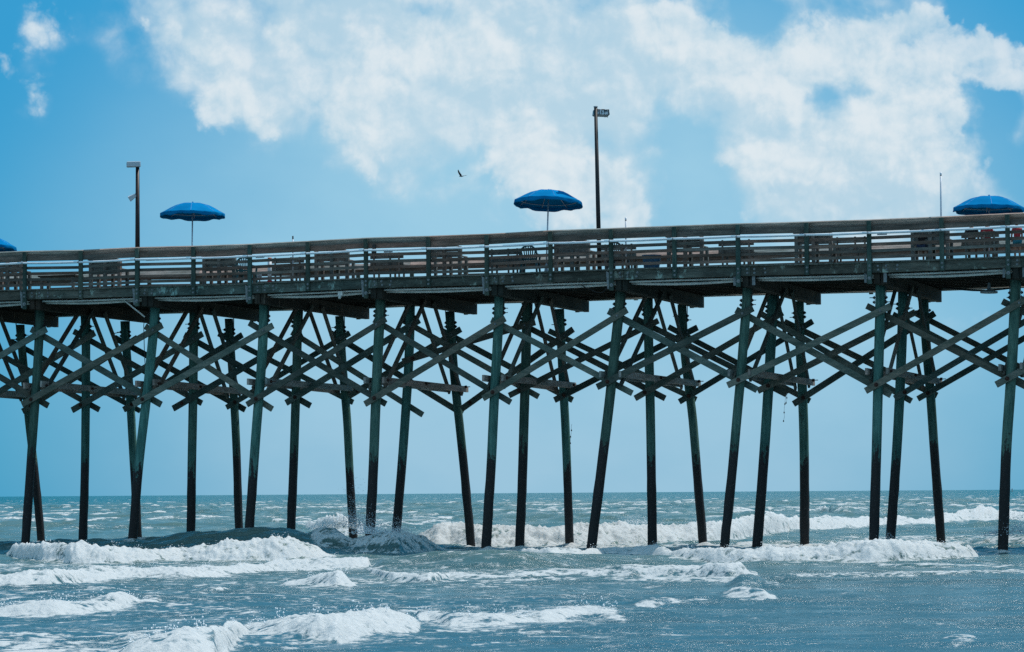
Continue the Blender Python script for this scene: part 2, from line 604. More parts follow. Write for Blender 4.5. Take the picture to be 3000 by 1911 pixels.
for row, sl, k, xa, ya, xb, yb in CB:
    front = sl == '/'
    d = ROWD[row] + (-.185 if front else .185)
    qa, qb = zp(k, xa, ya), zp(k, xb, yb)
    a = pp(qa[0], qa[1], d)
    b = pp(qb[0], qb[1], d)
    mb = MB().beam((a[0], d, a[1]), (b[0], d, b[1]), .185 + random.uniform(-.01, .015), .06)
    o = mb.build('cross_brace', M['brace'], pier, bevel=.006)
    # rusty bolt and washer at the lower end, small bolt at the upper end
    lo, hi = (a, b) if a[1] < b[1] else (b, a)
    L = math.hypot(hi[0] - lo[0], hi[1] - lo[1])
    if front:
        for tt, rad, mat in ((.36 / L, .062, 'rust'), (1 - .34 / L, .035, 'steel')):
            cx, cz = lo[0] + (hi[0] - lo[0]) * tt, lo[1] + (hi[1] - lo[1]) * tt
            m2 = MB()
            m2.tube([(cx, d - .029, cz), (cx, d - .047, cz)], rad, 10)
            m2.tube([(cx, d - .047, cz), (cx, d - .085, cz)], rad * .5, 6)
            m2.build('bolt', M[mat], o)

# ---- per bent: cap beam, knee braces, tie beam
for b, s in sorted(BENT.items()):
    dz = deckz(s)
    sc = s + .26
    mb = MB()
    # two heavy timbers side by side with a small step between their ends
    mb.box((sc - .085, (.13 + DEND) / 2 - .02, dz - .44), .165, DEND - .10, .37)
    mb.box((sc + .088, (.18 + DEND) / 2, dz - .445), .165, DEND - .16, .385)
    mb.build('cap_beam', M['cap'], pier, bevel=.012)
    if not -2 <= b <= 9:
        continue
    zt = 5.15 + random.uniform(-.05, .05)
    sN, sM_, sF = pile_s('near', b, zt), pile_s('middle', b, zt), pile_s('far', b, zt)
    jit = lambda a=.06: random.uniform(-a, a)
    tp = dz - .48
    for face in (-1, 1):
        st = sc + face * .235
        # near side: from the middle of the cap down to the near piling
        z_lo = zt - .25 + jit()
        mb = MB().beam((st, DM - .35 + jit(), tp), (sN + face * .215 + (.0 if face < 0 else .06), DN - .06, z_lo), .15, .07, (1, 0, 0))
        k1 = mb.build('knee_brace', M['knee'], pier, bevel=.005)
        # far side
        mb = MB().beam((st, DM + .45 + jit(), tp), (sF + face * .215, DF + .05, zt - .20 + jit()), .15, .07, (1, 0, 0))
        k2 = mb.build('knee_brace', M['knee'], pier, bevel=.005)
    mb = MB()
    mb.beam((sN + .30, DN - .25, zt + .04 + jit(.03)), (sF + .30, DF + .32, zt - .02 + jit(.05)), .19, .075, (1, 0, 0))
    o = mb.build('tie_beam', M['tie'], pier, bevel=.006)
    for dd in (DN, DM, DF):
        m2 = MB()
        ss = sN + .345 + (sF - sN) * (dd - DN) / (DF - DN)
        m2.tube([(ss - .02, dd, zt + .02), (ss + .05, dd, zt + .02)], .045, 8)
        m2.tube([(ss + .05, dd, zt + .02), (ss + .16, dd, zt + .02)], .014, 6)
        m2.build('bolt', M['rust'], o)
    mb = MB()
    mb.beam((sN - .30, DN - .25, zt + .02), (sF - .30, DF + .30, zt - .05), .19, .075, (1, 0, 0))
    mb.build('tie_beam', M['tie'], pier, bevel=.006)

# ---- deck boards, joists, rim beams
S0, S1 = PS[0] - .1, PS[-1] + .1
mb = MB()
s = S0
while s < S1:
    z = deckz(s + .07)
    a = -.035 + random.uniform(-.03, .012)
    mb.box((s + .07, (a + DEND + .13) / 2, z - .022 + random.uniform(-.004, .004)), .138, DEND + .13 - a, .042)
    s += .146
mb.build('deck', M['deck'], pier)
bs = sorted(BENT.values())
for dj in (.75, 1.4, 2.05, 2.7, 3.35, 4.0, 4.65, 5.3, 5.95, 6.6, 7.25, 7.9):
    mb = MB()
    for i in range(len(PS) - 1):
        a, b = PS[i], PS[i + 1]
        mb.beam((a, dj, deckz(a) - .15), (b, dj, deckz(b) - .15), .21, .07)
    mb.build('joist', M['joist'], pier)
for i in range(len(bs) - 1):
    a, b = bs[i] + .35, bs[i + 1] + .35
    for d, w in ((.06, .275), (DEND, .22)):
        mid = (a + b) / 2
        zz = lambda q: deckz(q) - .043 - w / 2
        mb = MB()
        mb.beam((a + .004, d, zz(a)), (b - .004, d, zz(b)), w, .085)
        o = mb.build('rim_beam', M['rim'], pier, bevel=.006)
        if d < 1:
            for off in (.13, .42):
                for e, sg in ((a, 1), (b, -1)):
                    for q in (-.055, .055):
                        m2 = MB()
                        c = e + sg * off * (1 if sg > 0 else .8) + random.uniform(-.02, .02)
                        zc = zz(c) + q
                        m2.tube([(c, d - .043, zc), (c, d - .055, zc)], .034, 10)
                        m2.tube([(c, d - .055, zc), (c, d - .08, zc)], .017, 6)
                        m2.build('bolt', M['steel'], o)

# ---- railings (near and far): posts, boards, sloping cap
PIPE_Z = .80


def railing(side):
    near_ = side < 0
    d0 = 0.0 if near_ else DEND + .06
    sg = 1 if near_ else -1              # towards the inside of the deck
    rl = empty('railing', (0, 0, 0), 0, pier)
    for s, ztop, L in POSTS:
        dz = ztop - RAILH
        bot = dz - (.63 if L else .33)
        dd = d0 - sg * .03
        mb = MB().box((s, dd, (ztop - .035 + bot) / 2), .125, .085, ztop - .035 - bot)
        o = mb.build('railing_post', M['post'], rl, bevel=.008)
        if near_:
            for q in ((-.12, -.24) if not L else (-.12, -.24, -.47)):
                m2 = MB()
                rr = .026 if q > -.4 else .042
                m2.tube([(s + .01, dd - .042, dz + q), (s + .01, dd - .055, dz + q)], rr * 1.3, 10)
                m2.tube([(s + .01, dd - .055, dz + q), (s + .01, dd - .08, dz + q)], rr * .6, 6)
                m2.build('railing_bolt', M['steel'], rl)
    boards = [(.745, .865, .05), (.655 - .01, .735, .05), (.47, .555, .04), (.275, .365, .04), (.085, .175, .04)]
    boards = [(.875, 1.025, .045), (.625, .715, .04), (.44, .53, .04), (.265, .35, .04), (.085, .17, .04)]
    db = d0 + sg * .038
    for j, (lo, hi, th) in enumerate(boards):
        i = j % 2
        while i < len(PS) - 1:
            e = min(i + (2 if j else 3), len(PS) - 1)
            mb = MB()
            for q in range(i, e):
                a, b = PS[q], PS[q + 1]
                ja, jb = (.004 if q == i else 0), (-.004 if q == e - 1 else 0)
                za, zb = PZ[q] - RAILH + (lo + hi) / 2, PZ[q + 1] - RAILH + (lo + hi) / 2
                jz = random.uniform(-.012, .012)
                mb.beam((a + ja, db, za + jz), (b + jb, db, zb + jz + random.uniform(-.006, .006)), hi - lo, th)
            mb.build('rail_board', M['rail'], rl)
            i = e
        if j % 2:
            mb = MB()
            mb.beam((PS[0], db, PZ[0] - RAILH + (lo + hi) / 2), (PS[1] - .004, db, PZ[1] - RAILH + (lo + hi) / 2), hi - lo, th)
            mb.build('rail_board', M['rail'], rl)
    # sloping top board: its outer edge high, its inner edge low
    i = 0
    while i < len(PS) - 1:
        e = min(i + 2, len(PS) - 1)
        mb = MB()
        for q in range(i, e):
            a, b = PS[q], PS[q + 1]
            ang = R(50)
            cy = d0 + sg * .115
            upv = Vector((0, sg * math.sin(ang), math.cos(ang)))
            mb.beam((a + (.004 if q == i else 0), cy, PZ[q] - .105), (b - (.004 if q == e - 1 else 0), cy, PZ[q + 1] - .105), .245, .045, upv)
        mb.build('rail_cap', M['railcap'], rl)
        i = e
    return rl


RAILN = railing(-1)
RAILF = railing(1)
# steel angle plates beside the long posts
for b in range(-1, 10):
    s, z = BENT[b], deckz(BENT[b])
    mb = MB()
    if b >= 6:
        MB().box((s + .42, .085, z - .45), .09, .01, .27).build('steel_plate', M['steel'], pier)
        mb.box((s - .14, .085, z - .45), .07, .01, .27)
    else:
        mb.poly([(s - .16, z - .06), (s - .075, z - .10), (s - .075, z - .58), (s - .12, z - .58)], .01)
        for q in range(len(mb.v)):
            mb.v[q] = mb.v[q] + Vector((0, -.03, 0))
    mb.build('steel_plate', M['steel'], pier)

# white water pipe running along the outside of the railing, with couplings
pts = [(PS[i], -.185, PZ[i] - RAILH + PIPE_Z) for i in range(len(PS))]
fine = []
for i in range(len(pts) - 1):
    for q in range(4):
        t = q / 4
        sag = -.012 * math.sin(math.pi * t)
        fine.append(tuple(pts[i][k] + (pts[i + 1][k] - pts[i][k]) * t + (sag if k == 2 else 0) for k in range(3)))
fine.append(pts[-1])
wp = MB().tube(fine, .033, 12).build('water_pipe', M['pvc'], pier, smooth=True)
for i in range(0, len(pts)):
    s, d, z = pts[i]
    MB().tube([(s - .022, d, z), (s + .022, d, z)], .0375, 12).box((s, -.11, z), .03, .08, .03).build('pipe_clamp', M['grey'], wp)
for i in (5, 9, 12, 16, 20):
    s, d, z = pts[i]
    s += HS * .4
    z = float(np.interp(s, PS, PZ)) - RAILH + PIPE_Z - .009
    MB().tube([(s - .05, d, z), (s + .05, d, z)], .039, 12).build('coupling', M['pvc'], wp)
# tap box on the pipe beside one post
s, z = pp(1094, 736, -.1)
mb = MB()
mb.box((s - .01, -.02, z + .13), .10, .06, .16)
mb.tube([(s, -.10, z), (s + .0, -.17, z - .06)], .03, 8)
mb.box((s + .03, -.13, z - .02), .13, .09, .10)
mb.build('tap_box', M['iron'], pier, bevel=.006)
# pale blank plates clipped under the pipe
for x, y in ((1134, 736), (758, 752), (437, 760.5), (2582, 684.5)):
    s, z = pp(x, y, -.02)
    MB().box((s, .075, z), .28, .012, .07).build('blank_plate', M['grey'], pier)

# conduits under the deck edge
for i in range(len(bs) - 1):
    a, b = bs[i] + .46, bs[i + 1] + .06
    for d, dzz, rr, sag in ((.27, .365, .030, .0), (.50, .395, .045, .03)):
        p = []
        for q in range(9):
            t = q / 8
            s = a + (b - a) * t
            p.append((s, d, deckz(s) - dzz - sag * math.sin(math.pi * t) * (1 + i % 3 * .5)))
        MB().tube(p, rr, 10).build('conduit', M['conduit'], pier, smooth=True)
# far fascia pipe and trim seen under the deck
p = [(s, DEND - .28, deckz(s) - .36) for s in PS]
for i in range(len(bs) - 1):
    a, b = bs[i] + .46, bs[i + 1] + .06
    MB().tube([(a, DEND - .28, deckz(a) - .285), (b, DEND - .28, deckz(b) - .285)], .03, 8).build('conduit', M['conduit'], pier, smooth=True)
# drain spout
s, z = pp(998, 858, .2)
mb = MB()
mb.box((s, .2, z - .02), .15, .10, .13)
mb.tube([(s, .18, z - .06), (s, .10, z - .17)], .045, 10)
mb.build('drain_spout', M['conduit'], pier, bevel=.006)
# pale pipe slanting down from the deck edge with a hanging cable
a, c = pp(361, 878, .4), pp(424, 929, .4)
mb = MB().tube([(a[0], .4, a[1] + .1), (a[0], .4, a[1]), (c[0], .4, c[1])], .024, 8)
mb.build('conduit', M['conduit'], pier, smooth=True)
p = []
for x, y in ((424, 929), (421, 955), (422, 990), (423, 1030), (425, 1068)):
    q = pp(x, y, .42)
    p.append((q[0], .42, q[1]))
MB().tube(p, .012, 6).build('cable', M['cable'], pier, smooth=True)
p = []
for x, y in ((2765, 842), (2800, 847), (2850, 851), (2890, 852), (2930, 848), (2965, 844)):
    q = pp(x, y, 3.2)
    p.append((q[0], 3.2, q[1]))
MB().tube(p, .026, 8).build('cable', M['cable'], pier, smooth=True)
for pl, dd in ((((324, 971), (335, 977), (350, 974), (357, 975)), 6.9), (((428, 925), (436, 919), (441, 910)), .6)):
    p = []
    for x, y in pl:
        q = pp(x, y, dd)
        p.append((q[0], dd, q[1]))
    MB().tube(p, .015, 6).build('cable', M['cable'], pier, smooth=True)
p = []
for x, y in ((1700, 834), (1716, 843), (1735, 851), (1752, 858), (1765, 857), (1777, 845), (1784, 836)):
    q = pp(x, y, .3)
    p.append((q[0], .3, q[1]))
MB().tube(p, .014, 6).build('cable', M['cable'], pier, smooth=True)

# ------------------------------------------------------------------ things on the deck


def deck_loc(x, d, y=770):
    """photo column x -> world point on the deck, d behind the front"""
    s, _ = pp(x, y, d)
    return W(s, d, deckz(s)), s


def bench_high():
    r = empty('wooden_bench')
    Lh = .53
    for i, x in enumerate((-.5, 0, .5)):
        MB().box((x, .0, .475), .10, .11, .95).build('leg', M['bench'], r, bevel=.006)
        MB().box((x + .012, .50, .322), .08, .11, .642).build('leg', M['bench'], r, bevel=.006)
        MB().box((x, .26, .66), .09, .53, .035).build('armrest', M['bench'], r, bevel=.005)
    mb = MB()
    for k, z in enumerate((.56, .69, .86)):
        mb.box((0, .068, z), 1.10, .028, .115)
    mb.build('backrest', M['bench'], r)
    mb = MB()
    for k in range(3):
        mb.box((0, .15 + .135 * k, .425), 1.10, .125, .035)
    mb.build('seat', M['bench'], r)
    MB().box((-.08, .03, .965), 1.02, .16, .03).build('top_board', M['bench'], r)
    return r


def bench_low():
    r = empty('wooden_bench')
    for x in (-.40, .12, .40):
        MB().beam((x, .02, .0), (x, .0, .80), .05, .04, (0, 1, 0)).build('leg', M['bench'], r, bevel=.004)
        MB().box((x + .01, .42, .20), .05, .06, .40).build('leg', M['bench'], r, bevel=.004)
    mb = MB()
    for z in (.50, .70):
        mb.box((0, .042, z), 1.06, .03, .155)
    mb.build('backrest', M['bench'], r)
    mb = MB()
    for k in range(3):
        mb.box((0, .13 + .15 * k, .418), 1.10, .14, .035)
    mb.build('seat', M['bench'], r)
    return r


GB = 'wooden benches along the pier railing'
HB, LB = bench_high(), bench_low()
high = [
    (22, 'high weathered bench under the blue umbrella cut by the photo edge'),
    (308, 'high grey bench just before the brown floodlight pole'),
    (642, 'high grey bench beside the dark slatted chair near the white tube'),
    (972, 'high weathered bench right of the short grey stub above the rail'),
    (1302, 'high weathered bench below the flying bird'),
    (1676, 'high bench between the blue umbrella pole and the black lamp post'),
    (2008, 'high bench just right of the blue plastic tub'),
    (2384, 'high bench with a low bench butted to its right side'),
    (2726, 'high bench where dark-clothed people sit by the tall thin pole'),
]
low = [
    (842, 'low dark-backed bench behind the white and orange tube'),
    (1132, 'low two-board bench beside the tap box on the pipe'),
    (1478, 'low two-board bench left of the teal plastic chair'),
    (1812, 'low two-board bench behind the dark plastic chair'),
    (2156, 'low bench alone between two bare stretches of pale far rail'),
    (2494, 'low bench butted to the right of a high bench'),
    (2872, 'low bench under the blue umbrella nearest the tall thin pole, people seated on it'),
]
for i, (x, lab) in enumerate(high):
    o = HB if i == 0 else copy_tree(HB)
    p, s = deck_loc(x, .95 + .1 * (i % 3))
    o.location = p
    o.rotation_euler = (0, 0, -THETA + random.uniform(-.05, .05))
    tag(o, lab, 'bench', GB)
for i, (x, lab) in enumerate(low):
    o = LB if i == 0 else copy_tree(LB)
    p, s = deck_loc(x, .75 + .1 * (i % 2))
    o.location = p
    o.rotation_euler = (0, 0, -THETA + random.uniform(-.05, .05))
    tag(o, lab, 'bench', GB)

# low table near the left end
p, s = deck_loc(178, 1.1)
t = empty('wooden_table', p, -THETA)
tag(t, 'low dark wooden table behind the railing left of the first high bench', 'table')
MB().box((0, 0, .46), 1.3, .6, .05).build('table_top', M['joist'], t, bevel=.005)
for x in (-.55, .55):
    for y in (-.22, .22):
        MB().box((x, y, .217), .08, .08, .434).build('leg', M['bench'], t)


def plastic_chair(mat):
    r = empty('plastic_chair')
    mb = MB()
    # arched back shell with slots, seen from behind
    n = 14
    for k in range(n):
        a0, a1 = math.pi * k / n, math.pi * (k + 1) / n
        for (q0, q1) in ((a0, a1),):
            p0 = Vector((.255 * math.cos(q0), .0 - .06, .60 + .27 * math.sin(q0)))
            p1 = Vector((.255 * math.cos(q1), .0 - .06, .60 + .27 * math.sin(q1)))
            mb.beam(p0, p1, .055, .025)
    for sx in (-1, 1):
        mb.beam((sx * .255, -.06, .61), (sx * .225, .0, .40), .055, .025)
    for k in range(7):
        f = (k - 3) / 3
        mb.beam((f * .15, -.0, .42), (f * .215, -.06, .60 + .26 * math.sqrt(max(0, 1 - (f * .84) ** 2))), .034, .016)
    mb.beam((-.235, -.02, .47), (.235, -.02, .47), .055, .02)
    mb.build('backrest', mat, r)
    mb = MB().box((0, .21, .405), .47, .46, .022)
    mb.box((0, .43, .38), .45, .02, .05)
    mb.build('seat', mat, r, bevel=.006)
    for sx in (-1, 1):
        MB().beam((sx * .22, .02, .40), (sx * .26, -.05, 0), .055, .05).build('leg', mat, r)
        MB().beam((sx * .22, .40, .40), (sx * .25, .45, 0), .055, .05).build('leg', mat, r)
        mb = MB().box((sx * .265, .16, .62), .055, .46, .022)
        mb.beam((sx * .265, .37, .615), (sx * .235, .38, .40), .05, .04)
        mb.build('armrest', mat, r)
    return r


CH = [(1549, 1.0, 'teal plastic chair with fan-slotted back beside the blue umbrella', 'chair', 0.10),
      (1803, 1.1, 'dark plastic chair with slotted back next to the black lamp post', 'chairdark', -.15),
      (716, 1.0, 'dark teal plastic chair with slotted back just left of the white and orange tube', 'chair', .05)]
for x, d, lab, mt, rz in CH:
    o = plastic_chair(M[mt])
    p, s = deck_loc(x, d)
    o.location = p
    o.rotation_euler = (0, 0, -THETA + rz)
    tag(o, lab, 'chair', 'plastic chairs on the deck')

# blue tub
p, s = deck_loc(1909, .8)
t = empty('plastic_tub', p, -THETA)
tag(t, 'round blue plastic tub standing between two benches behind the railing', 'tub')
MB().lathe([(0, 0), (.22, 0), (.27, .40), (.285, .40), (.285, .43), (.255, .43), (.21, .03), (0, .03)], n=24).build('tub', M['tub'], t, smooth=False)
for sx in (-1, 1):
    MB().tube([(sx * .275, -.06, .36), (sx * .32, -.05, .37), (sx * .32, .05, .37), (sx * .275, .06, .36)], .012, 8).build('handle', M['tub'], t)

# white tube with an orange top
p, s = deck_loc(790, .6)
t = empty('marker_tube', p, -THETA)
tag(t, 'white upright tube with a faded orange top standing behind the railing', 'tube')
MB().tube([(0, 0, .10), (0, 0, .71)], .062, 16).build('tube', M['whiteposts'], t, smooth=True)
MB().tube([(0, 0, .711), (0, 0, .80)], .060, 16).build('orange_top', M['orange'], t, smooth=True)
MB().tube([(0, 0, 0), (0, 0, .099)], .075, 16).build('red_base', M['red'], t, smooth=True)

# small notice with lettering
s, z = pp(760, 806, .4)
g = empty('notice_board', W(s, .4, deckz(s)), -THETA)
tag(g, 'small pale notice reading DO NOT FEED behind the lower railing boards', 'sign')
MB().box((0, 0, z - deckz(s)), .16, .012, .16).build('panel', M['sign'], g)
MB().box((0, .02, (z - deckz(s)) / 2), .03, .025, z - deckz(s)).build('stake', M['bench'], g)
for txt, dz in (('DO NOT', .035), ('FEED', -.045)):
    cu = bpy.data.curves.new('lettering', 'FONT')
    cu.body = txt
    cu.size = .045 if len(txt) > 4 else .062
    cu.align_x = 'CENTER'
    cu.align_y = 'CENTER'
    cu.extrude = .001
    tmp = bpy.data.objects.new('lettering', cu)
    COL.objects.link(tmp)
    dg = bpy.context.evaluated_depsgraph_get()
    me = bpy.data.meshes.new_from_object(tmp.evaluated_get(dg))
    bpy.data.objects.remove(tmp)
    o = bpy.data.objects.new('lettering', me)
    COL.objects.link(o)
    me.materials.clear()
    me.materials.append(M['ink'])
    o.parent = g
    o.rotation_euler = (R(90), 0, 0)
    o.location = (0, -.009, z - deckz(s) + dz)

# white crumpled bag lying on the bench back
p, s = deck_loc(615, 1.05)
mb = MB()
n = 12
for j in range(7):
    for k in range(n):
        an = 2 * math.pi * k / n
        el = -math.pi / 2 + math.pi * j / 6
        rr = 1 + random.uniform(-.25, .25)
        mb.v.append(Vector((.19 * rr * math.cos(el) * math.cos(an), .10 * rr * math.cos(el) * math.sin(an), .05 * rr * math.sin(el) + .05)))
for j in range(6):
    for k in range(n):
        k2 = (k + 1) % n
        mb.f.append([j * n + k, j * n + k2, (j + 1) * n + k2, (j + 1) * n + k])
bag = mb.build('plastic_bag', M['pvc'])
bag.location = p + Vector((0, 0, .985))
bag.rotation_euler = (0, 0, -THETA)
tag(bag, 'crumpled white bag lying on the top board of a high bench', 'bag')


# umbrellas
def umbrella():
    r = empty('beach_umbrella')
    RR, rise, drop = 1.02, .40, .115
    nseg, per = 8, 8
    n = nseg * per
    mb = MB()
    prof = [(0.02, rise), (.20, rise - .008), (.36, rise - .030), (.52, rise - .075), (.68, rise - .155), (.85, rise - .255), (1.0, rise - .335)]
    for q, (rf, z) in enumerate(prof):
        for k in range(n):
            an = 2 * math.pi * k / n
            fr = (k % per) / per
            pull = 1 - .028 * math.sin(math.pi * fr) * rf ** 2
            mb.v.append(Vector((RR * rf * pull * math.cos(an), RR * rf * pull * math.sin(an), z - .012 * math.sin(math.pi * fr) * rf)))
    for i in range(len(prof) - 1):
        for k in range(n):
            k2 = (k + 1) % n
            mb.f.append([i * n + k, i * n + k2, (i + 1) * n + k2, (i + 1) * n + k])
    mb.f.append(list(range(n)))
    can = mb.build('canopy', M['canopy'], r)
    md = can.modifiers.new('thickness', 'SOLIDIFY')
    md.thickness = .006
    mb = MB()
    rows = 4
    for j in range(rows):
        for k in range(n):
            an = 2 * math.pi * k / n
            fr = (k % per) / per
            pull = 1 - .028 * math.sin(math.pi * fr) - .008 * j * math.sin(2 * math.pi * fr * 2)
            wob = .016 * math.sin(an * 11 + 1) + .018 * math.sin(an * 5 + .6)
            z = rise - .335 - .004 - (drop + wob) * j / (rows - 1)
            mb.v.append(Vector((RR * pull * 1.004 * math.cos(an), RR * pull * 1.004 * math.sin(an), z)))
    for i in range(rows - 1):
        for k in range(n):
            k2 = (k + 1) % n
            mb.f.append([i * n + k, i * n + k2, (i + 1) * n + k2, (i + 1) * n + k])
    va = mb.build('valance', M['canopy'], can, smooth=True)
    md = va.modifiers.new('thickness', 'SOLIDIFY')
    md.thickness = .005
    # white seam piping along the ribs, ribs below
    mb = MB()
    for k in range(nseg):
        an = 2 * math.pi * k / nseg
        mb.tube([(RR * rf * math.cos(an), RR * rf * math.sin(an), z + .003) for rf, z in prof], .0045, 5)
    mb.build('seam', M['seam'], can)
    for k in range(nseg):
        an = 2 * math.pi * k / nseg
        MB().tube([(RR * rf * math.cos(an) * .985, RR * rf * math.sin(an) * .985, z - .022) for rf, z in prof], .008, 6).build('rib', M['alu'], r)
    mb = MB()
    ring = []
    for k in range(33):
        an = 2 * math.pi * k / 32
        ring.append((RR * .84 * math.cos(an), RR * .84 * math.sin(an), rise - .30))
    mb.tube(ring, .008, 6, cap=False)
    mb.build('hoop', M['alu'], r)
    MB().tube([(0, 0, -2.4), (0, 0, rise)], .022, 12).build('pole', M['alu'], r, smooth=True)
    MB().lathe([(.0, rise + .05), (.02, rise + .04), (.028, rise + .015), (.03, rise)], n=12).build('finial', M['canopy'], r, smooth=True)
    return r


M['seam'] = plain('pale_seam', (.10, .30, .62), .7)
UM = umbrella()
ul = [(564, 594, 640, 2.8, 'blue umbrella on a thin pole standing right of the floodlight pole', 3, (0.8, 1), 20),
      (1606, 557, 616, 1.3, 'blue umbrella with a dark shaded panel left of the black lamp post', 10, (3.0, 4), 8),
      (2897, 574, 617, 2.8, 'low blue umbrella right of the tall thin grey pole', 40, (1.5, 0), -4),
      (-45, 691, 725, 2.8, 'blue umbrella half cut off by the photo edge at the lowest end of the railing', 60, (1.5, 0), 12)]
for i, (x, ytop, yb, d, lab, rz, tilt, _) in enumerate(ul):
    o = UM if i == 0 else copy_tree(UM)
    s, zt = pp(x, ytop, d)
    zd = deckz(s)
    o.location = W(s, d, zt - .40 - .012)
    o.rotation_euler = (R(-tilt[1]), R(tilt[0]), R(rz))
    tag(o, lab, 'umbrella', 'blue beach umbrellas on the pier')
    # stand on the deck: a weighted base as part of each umbrella
    h = zt - .41 - zd
    for ch in [k for k in bpy.data.objects if k.parent == o and k.name.startswith('pole')]:
        me = ch.data.copy()
        for v in me.vertices:
            if v.co.z < 0:
                v.co.z = -h + .02
        ch.data = me
    mb = MB().lathe([(0, 0), (.25, 0), (.25, .05), (.06, .08), (.035, .30), (0, .30)], (0, 0, 0), 20)
    bo = mb.build('base', M['grey'], o)
    bo.location = (0, 0, -h)

# lamp posts
s, z1 = pp(403, 487, 1.2)
zd = deckz(s)
lp = empty('lamp_post', W(s, 1.2, zd), -THETA)
tag(lp, 'short brown pole with a white box lamp and a small floodlight', 'lamp post', 'lamp posts on the pier')
MB().tube([(0, 0, 0), (0, 0, z1 - zd)], [.082, .058], 16).build('pole', M['lampbrown'], lp, smooth=True)
hd = empty('x')
bpy.data.objects.remove(hd)
mb = MB().box((0, 0, 0), .42, .36, .16)
for q in range(len(mb.v)):
    v = mb.v[q]
    if v.z < 0:
        mb.v[q] = Vector((v.x * 1.04, v.y * 1.04, v.z))
head = mb.build('lamp_head', M['lampwhite'], lp, bevel=.012)
head.location = (-.13, -.02, z1 - zd + .06)
head.rotation_euler = (R(3), R(-2), R(28))
g = MB().box((0, 0, -.084), .38, .32, .012).build('lens', M['grey'], head)
# floodlight
s2, z2 = pp(391, 578, 1.2)
fl = MB().box((0, 0, 0), .25, .21, .17)
for q in range(len(fl.v)):
    v = fl.v[q]
    if v.x > 0:
        fl.v[q] = Vector((v.x, v.y * .6, v.z * .55))
fo = fl.build('floodlight', M['lampwhite'], lp, bevel=.012)
fo.location = (-.15, -.05, z2 - zd)
fo.rotation_euler = (R(15), R(-32), R(20))
MB().tube([(.10, 0, 0), (.17, .05, .05)], .02, 8).build('bracket', M['lampwhite'], fo)

s, zb = pp(1757, 800, 1.9)
zd = deckz(s)
s2, zt = pp(1745, 312, 1.9)
lp = empty('lamp_post', W(s, 1.9, zd), -THETA)
tag(lp, 'tall black leaning pole with a peeling box lamp near its top', 'lamp post', 'lamp posts on the pier')
hgt = zt - zd
dx = s2 - s
MB().tube([(0, 0, 0), (dx * .45, 0, hgt * .42), (dx, 0, hgt)], [.068, .064, .05], 16).build('pole', M['cable'], lp, smooth=True)
MB().tube([(dx, 0, hgt - .03), (dx, 0, hgt + .005)], .062, 16).build('pole_cap', M['grey'], lp, smooth=True)
mb = MB().box((0, 0, 0), .44, .36, .17)
for q in range(len(mb.v)):
    v = mb.v[q]
    if v.z < 0:
        mb.v[q] = Vector((v.x * 1.08, v.y * 1.08, v.z))
head = mb.build('lamp_head', M['lamppeel'], lp, bevel=.01)
sh, zh = pp(1762, 330, 2.1)
head.location = (sh - s - .03, .25, zh - zd)
head.rotation_euler = (R(-2), R(2), R(26))
MB().box((0, 0, -.092), .42, .34, .012).build('lens', M['grey'], head)
for x in (.10, .18):
    MB().box((x, -.16, -.13), .012, .012, .08).build('latch', M['iron'], head)
MB().beam((dx, 0, hgt - .12), (sh - s - .03, .2, zh - zd), .06, .05).build('arm', M['cable'], lp)

# thin poles behind the rail
for x, yt, d, rad, lab, nm in ((2756, 506, .38, .024, 'tall thin pale pole standing behind the railing near the right umbrella', 0),
                               (858, 692, .38, .02, 'grey tube stub just showing above the rail left of the bird', 1),
                               (1833, 638, .38, .022, 'short pale tube stub rising above the rail right of the black lamp post', 2)):
    s, zt = pp(x, yt, d)
    zd = deckz(s)
    r = empty('rod_holder', W(s, d, zd), -THETA)
    tag(r, lab, 'pole', 'tubes standing behind the rail')
    MB().tube([(-.02 if nm == 0 else 0, 0, 0), (0, 0, zt - zd)], rad, 12).build('tube', M['alu'], r, smooth=True)
    MB().tube([(0, 0, zt - zd - .10), (0, 0, zt - zd + .002)], rad * 1.12, 12).build('tube_cap', M['iron'] if nm == 1 else M['alu'], r, smooth=True)
    MB().box((-.01, .0, .02), .12, .12, .04).build('foot', M['iron'], r)


# ------------------------------------------------------------------ people
def skin_mesh(name, verts, edges, radii, mat, parent, root=0, lev=2):
    me = bpy.data.meshes.new(name)
    me.from_pydata([tuple(v) for v in verts], edges, [])
    o = bpy.data.objects.new(name, me)
    COL.objects.link(o)
    md = o.modifiers.new('skin', 'SKIN')
    md.use_smooth_shade = True
    sv = me.skin_vertices[0].data
    for i, r in enumerate(radii):
        rr = r if isinstance(r, tuple) else (r, r)
        sv[i].radius = rr
        sv[i].use_root = (i == root)
    sd = o.modifiers.new('sub', 'SUBSURF')
    sd.levels = lev
    sd.render_levels = lev
    me.materials.append(mat)
    o.parent = parent
    return o


